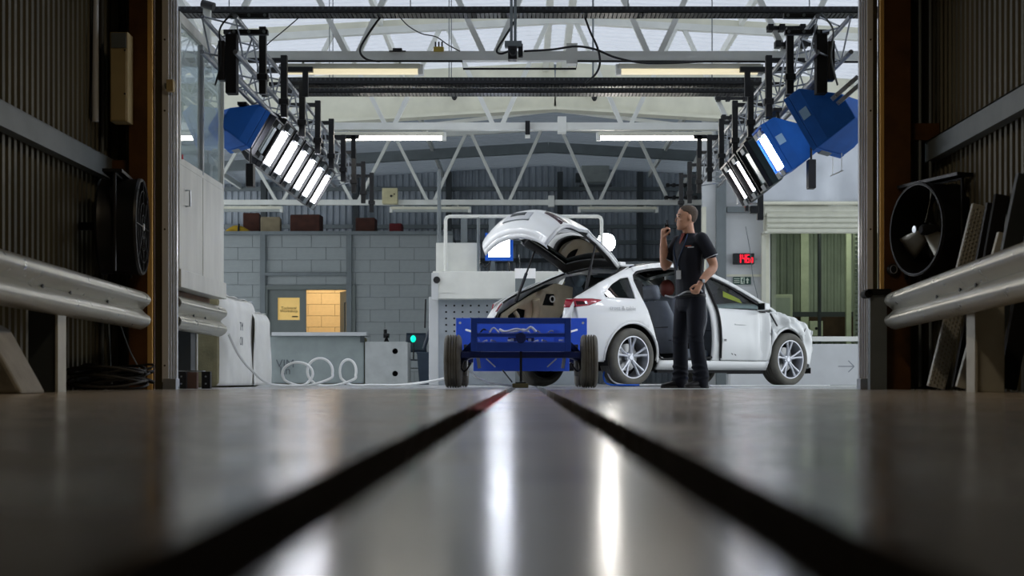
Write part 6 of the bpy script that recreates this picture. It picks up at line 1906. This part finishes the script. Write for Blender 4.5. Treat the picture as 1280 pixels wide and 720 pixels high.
# head: skull, jaw, face
def ring_h(z, xc, rx, ry, n=24):
    out = []
    for k in range(n):
        a = 2 * math.pi * k / n
        out.append(head_pt((xc + rx * math.cos(a), ry * math.sin(a), z)))
    return out
body.loft([ring_h(-.122, .062, .020, .022), ring_h(-.112, .050, .042, .040), ring_h(-.085, .034, .064, .056), ring_h(-.05, .014, .084, .066), ring_h(-.01, .0, .096, .073), ring_h(.03, -.006, .101, .077),
           ring_h(.07, -.010, .095, .073), ring_h(.10, -.012, .075, .058), ring_h(.118, -.014, .045, .036), ring_h(.123, -.014, .012, .010)])
body.loft([[head_pt(p) for p in ((.088, -.008, .022), (.088, .008, .022), (.085, 0, .03))], [head_pt(p) for p in ((.118, -.017, -.034), (.118, .017, -.034), (.122, 0, -.02))], [head_pt(p) for p in ((.095, -.014, -.046), (.095, .014, -.046), (.118, 0, -.042))]])
body.ball(head_pt((.080, 0, .030)), (.016, .048, .009), 12, 6)          # brow
body.ball(head_pt((.088, 0, -.070)), (.016, .026, .010), 12, 6)        # mouth
body.ball(head_pt((.078, 0, -.108)), (.022, .026, .016), 12, 6)        # chin
for s in (-1, 1):
    body.ball(head_pt((-.012, s * .078, -.005)), (.020, .010, .032), 12, 8)     # ears
    body.ball(head_pt((.066, s * .042, -.030)), (.018, .016, .016), 10, 6)      # cheek
# hands: palm, four fingers and a thumb
def hand(wrist, fwd, across, curl, closed=1.0, thumb_side=1):
    """fwd: wrist to knuckles, across: towards the index finger, curl: direction the fingers bend to"""
    w = Vector(wrist); f = Vector(fwd).normalized(); c = Vector(curl); c = (c - f * c.dot(f)).normalized(); a = Vector(across); a = (a - f * a.dot(f) - c * a.dot(c)).normalized()
    limb(body, [w, w + f * .035, w + f * .075], [.028, .031, .030], 12, 3)
    for q in (-.024, -.008, .008, .024):
        body.tube([w + f * .02 + a * q * .8, w + f * .085 + a * q * 1.15], [.016, .013], 10)
    tips = []
    for i, (q, L) in enumerate(((.030, .040), (.010, .044), (-.010, .041), (-.029, .033))):
        k = w + f * (.088 - .004 * abs(i - 1)) + a * q
        p1 = k + (f * (1 - .55 * closed) + c * (.75 * closed)) * L
        p2 = p1 + (f * (.3 - .75 * closed) + c * .8) * (L * .72)
        p3 = p2 + (-f * (.9 * closed) + c * (.25)) * (L * .55)
        body.tube([k - f * .01, k, p1, p2, p3], [.0105, .0105, .0095, .0088, .0075], 9)
        body.ball(p1, .0095, 8, 6); body.ball(p2, .0088, 8, 6); body.ball(p3, .0075, 8, 6)
        tips.append(p3)
    b0 = w + f * .025 + a * .022
    t1 = b0 + (f * .5 + a * .75 + c * .35).normalized() * .036
    t2 = t1 + (f * .75 + a * .10 + c * .6).normalized() * .030
    t3 = t2 + (f * .55 - a * .25 + c * .7).normalized() * .024
    body.tube([b0, t1, t2, t3], [.016, .0125, .011, .009], 9)
    body.ball(t1, .0125, 8, 6); body.ball(t2, .011, 8, 6); body.ball(t3, .009, 8, 6)
    return w + f * .085 + c * .035, tips
Lf = Vector((.45, -.02, -.9))
Lgrip, _ = hand(LWR, Lf, (.8, -.1, .4), (.25, -1, .15), 1.0)
Rf = Vector((.10, .22, .97))
Rgrip, _ = hand(RWR, Rf, (.35, .9, -.2), (-.95, .30, .05), .85)
bo = remeshed(body, 'body', M_SKIN, man, 0.0055, 3, 0.5)

# hair, eyes, brows
hair = MB()
hr = []
def ring_cut(z, xc, rx, ry, front):
    out = []
    n = 24
    for k in range(n):
        a = 2 * math.pi * k / n
        x = xc + rx * math.cos(a)
        out.append(head_pt((min(x, front), ry * math.sin(a), z)))
    return out
hair.loft([ring_cut(-.045, -.012, .070, .060, -.035), ring_cut(-.015, -.008, .092, .0735, -.03), ring_cut(.03, -.008, .104, .0805, .0), ring_cut(.06, -.010, .103, .079, .055), ring_cut(.082, -.011, .092, .072, .07),
           ring_cut(.104, -.012, .076, .060, .06), ring_cut(.122, -.014, .047, .038, .04), ring_cut(.127, -.014, .012, .010, .0)])
remeshed(hair, 'hair', M_HAIR, man, 0.005, 3)
for s in (-1, 1):
    e = MB().ball(head_pt((.0895, s * .033, .007)), (.006, .010, .005), 10, 6).build('eye', mat('dark_eye', '1c1512', 0.3, var=0), man, smooth=True)
    MB().tube([head_pt((.094, s * .014, .027)), head_pt((.090, s * .035, .031)), head_pt((.076, s * .053, .026))], 0.0038, 6).build('eyebrow', M_HAIR, man, smooth=True)

# polo shirt
polo = MB()
polo.loft([ell(-.01, 0, .875, .128, .178), ell(-.008, 0, .95, .128, .176), ell(.0, 0, 1.05, .126, .165), ell(.006, 0, 1.15, .130, .170), ell(.012, 0, 1.27, .140, .186), ell(.010, 0, 1.36, .137, .195), ell(.004, 0, 1.43, .118, .190), ell(-.002, 0, 1.475, .094, .155), ell(-.004, 0, 1.505, .074, .105), ell(.0, 0, 1.53, .066, .075)])
limb(polo, [LSH, (-.045, .215, 1.38), (-.075, .235, 1.315)], [.070, .069, .066], 16)
limb(polo, [RSH, (.05, -.215, 1.37), (.09, -.235, 1.31)], [.070, .069, .066], 16)
# cut the rounded sleeve ends by plain short cuffs below
po = remeshed(polo, 'polo_shirt', M_POLO, man, 0.008, 6)
for S_, E_ in (((-.062, .226, 1.345), (-.082, .240, 1.285)), ((.075, -.226, 1.335), (.098, -.238, 1.275))):
    a, b = Vector(S_), Vector(E_)
    MB().tube([a, b], [.071, .070], 20).build('sleeve', M_POLO, po, smooth=True)
    d = (b - a).normalized()
    MB().tube([b - d * .004, b + d * .002], [.0725, .0725], 20).build('sleeve_piping', M_PANEL, po, smooth=True)
col_ = [Vector((.005 + .072 * math.cos(a), .075 * math.sin(a), 1.520 + .022 * -math.cos(a))) for a in [math.radians(25 + 310 * i / 20) for i in range(21)]]
cm_ = MB(); n = len(col_)
cm_.add(col_ + [p + Vector((.016 * (1 if p.x > .03 else -.3), .012 * (1 if p.y > 0 else -1), -.040 if p.x > 0 else -.030)) for p in col_] , [(i, i + 1, n + i + 1, n + i) for i in range(n - 1)])
cm_.build('collar', M_POLO, po, smooth=True, solid=0.008)
M_COLI = mat('red_brown_collar', '7c2f22', 0.7, var=0.1)
MB().loft([[Vector((.066, -.030, 1.535)), Vector((.072, .030, 1.535)), Vector((.080, .030, 1.53)), Vector((.078, -.030, 1.53))], [Vector((.116, -.012, 1.42)), Vector((.118, .012, 1.42)), Vector((.126, .012, 1.42)), Vector((.124, -.012, 1.42))]]).build('placket', M_COLI, po)
# chest badge print, lanyard and pass
def torso_pt(ang, z, out=0.0):
    rx = interp([(1.05, .126), (1.15, .130), (1.27, .140), (1.36, .137), (1.43, .118)], z) + out
    ry = interp([(1.05, .165), (1.15, .170), (1.27, .186), (1.36, .195), (1.43, .190)], z) + out
    return Vector((.008 + rx * math.cos(ang), ry * math.sin(ang), z))
def print_patch(a0, a1, z0, z1, m, name, parent):
    MB().grid(4, 2, lambda a, b: torso_pt(a0 + (a1 - a0) * a, z0 + (z1 - z0) * b, .005)).build(name, m, parent, smooth=True)
print_patch(math.radians(38), math.radians(60), 1.375, 1.385, M_PANEL, 'chest_logo', po)
print_patch(math.radians(30), math.radians(50), 1.388, 1.396, mat('orange_print', 'c65a28', 0.7), 'chest_logo', po)
MB().tube(curve_pts([torso_pt(math.radians(100), 1.43, .004), torso_pt(math.radians(96), 1.30, .003), torso_pt(math.radians(100), 1.12, .003)], 8), 0.003, 6).build('side_piping', M_GREYST, po, smooth=True)
M_LAN = mat('lanyard', '1d3a5c', 0.6)
MB().tube(curve_pts([(.068, .06, 1.52), torso_pt(math.radians(24), 1.40, .008), torso_pt(math.radians(6), 1.25, .010), torso_pt(math.radians(0), 1.17, .010)], 6), 0.005, 6).build('lanyard', M_LAN, man, smooth=True)
MB().tube(curve_pts([(.068, -.06, 1.52), torso_pt(math.radians(-24), 1.40, .008), torso_pt(math.radians(-6), 1.25, .010), torso_pt(math.radians(0), 1.17, .010)], 6), 0.005, 6).build('lanyard', M_LAN, man, smooth=True)
MB().box((.150, .022, 1.115), (.006, .056, .088), Matrix.Rotation(.35, 3, 'Z')).build('pass_card', M_PANEL, man, bevel=0.003)
MB().tube([(.145, 0.01, 1.20), (.150, 0.018, 1.155)], 0.008, 8).build('pass_clip', M_ALU, man)
# trousers
tro = MB()
tro.loft([ell(-.01, 0, .94, .118, .165), ell(-.012, 0, .86, .128, .176), ell(-.01, 0, .80, .122, .172), ell(-.005, 0, .76, .10, .15)])
def trouser(H_, K_, A_, fold):
    P = [(H_[0], H_[1], .86), ((H_[0] + K_[0]) / 2, (H_[1] + K_[1]) / 2, .69), K_, ((K_[0] + A_[0]) / 2 - .005, (K_[1] + A_[1]) / 2, .28), (A_[0] - .005, A_[1], .13), (A_[0] + .01, A_[1], .055)]
    limb(tro, P, [.098, .091, .077, .075, .074, .079], 18)
    for z, d in ((.10, .085), (.155, .081), (.21, .079), (.46, .081), (.52, .080)):
        t = (.49 - z) / .40 if z < .49 else 0
        c = Vector(K_).lerp(Vector(A_), min(max(t, 0), 1)); c.z = z
        ring = [c + Vector((d * .92 * math.cos(a), d * .92 * math.sin(a), .012 * math.sin(a * 2 + fold + z * 30))) for a in [i * 2 * math.pi / 20 for i in range(20)]]
        tro.tube(ring, .010, 6, closed=True)
trouser(LHIP, LKN, LAN, 0.3)
trouser(RHIP, RKN, RAN, 1.7)
to = remeshed(tro, 'trousers', M_TROU, man, 0.009, 5)
MB().loft([ell(-.01, 0, .925, .130, .180, 24), ell(-.01, 0, .895, .131, .181, 24)], cap=False).build('belt', M_BLACK, to, smooth=True, solid=0.006)
# shoes
def shoe(A_, yaw):
    m = MB()
    R = Matrix.Rotation(yaw, 3, 'Z')
    base = Vector((A_[0], A_[1], 0))
    rings = []
    for x, w, h in ((-.085, .022, .055), (-.075, .034, .075), (-.04, .040, .10), (.0, .040, .105), (.05, .042, .085), (.10, .047, .066), (.15, .048, .056), (.19, .040, .046), (.212, .022, .034)):
        ring = []
        for k in range(16):
            a = 2 * math.pi * k / 16
            zz = .012 + (h - .012) * (0.5 + 0.5 * math.sin(a)) if True else 0
            ring.append(base + R @ Vector((x, w * math.copysign(abs(math.cos(a)) ** .7, math.cos(a)), zz)))
        rings.append(ring)
    o = m.loft(rings).build('shoe', M_SHOE, man, smooth=True, sub=1)
    sm = MB()
    ol = [(-.09, .0), (-.085, .028), (-.05, .040), (.02, .040), (.10, .048), (.16, .050), (.20, .038), (.218, .0)]
    poly = ol + [(x, -y) for x, y in ol[::-1][1:-1]]
    sm.prism(poly, lambda u, v, t: base + R @ Vector((u, v, t)), 0.0, .022)
    sm.build('sole', mat('sole_rubber', '3a3a38', 0.7), o)
    for k in range(3):
        x = .03 + .03 * k
        MB().tube([base + R @ Vector((x, -.022, .098 - .012 * k - .006)), base + R @ Vector((x + .005, 0, .104 - .013 * k - .002)), base + R @ Vector((x, .022, .098 - .012 * k - .006))], .003, 6).build('lace', M_BLACKM, o)
shoe(LAN, math.radians(10))
shoe(RAN, math.radians(-6))
# watch
lw_ = Vector(LWR); ld_ = (Vector((.0, .275, 1.10)) - lw_).normalized()
MB().tube([lw_ + ld_ * .018, lw_ + ld_ * .036], .036, 16).build('watch_strap', M_BLACK, man, smooth=True)
MB().box(lw_ + ld_ * .027 + Vector((.0, .036, .01)), (.03, .01, .03)).build('watch_case', M_ALU, man, bevel=0.004)

# radio in the raised hand, cable in the lowered one
mw = Matrix.Translation((1.618, 14.1, 0)) @ Matrix.Rotation(math.radians(210), 4, 'Z')
g0 = mw @ Rgrip
rd = thing('walkie_talkie', 'black handheld radio held up before the face of the man', 'radio', g0)
up = Vector((-.12, .0, 1)).normalized()
MB().bar(-up * .055, up * .055, .030, .045).build('radio_body', M_BLACK, rd, bevel=0.006)
MB().tube([up * .055 + Vector((.01, 0, 0)), up * .10 + Vector((.01, 0, 0))], .006, 8).build('antenna', M_BLACK, rd, smooth=True)
MB().tube([up * .055 + Vector((-.01, 0, 0)), up * .066 + Vector((-.01, 0, 0))], .008, 10).build('knob', M_DGREY, rd, smooth=True)
g1 = mw @ Lgrip
cab_pts = [(1.40, 14.35, .93), (1.48, 14.2, .905), (g1.x - .08, g1.y + .02, g1.z - .005), (g1.x, g1.y, g1.z), (g1.x + .07, g1.y + .03, g1.z + .02), (1.80, 14.35, .88), (1.86, 14.7, .70), (1.84, 15.0, .42), (1.92, 15.4, .12), (2.05, 15.9, .012), (2.2, 16.3, .012)]
tag(MB().tube(curve_pts(cab_pts, 7), 0.0085, 8).build('cable', mat('grey_cable', '9a9c9e', 0.5), smooth=True), 'grey cable running through the lowered hand of the man to the floor', 'cable')
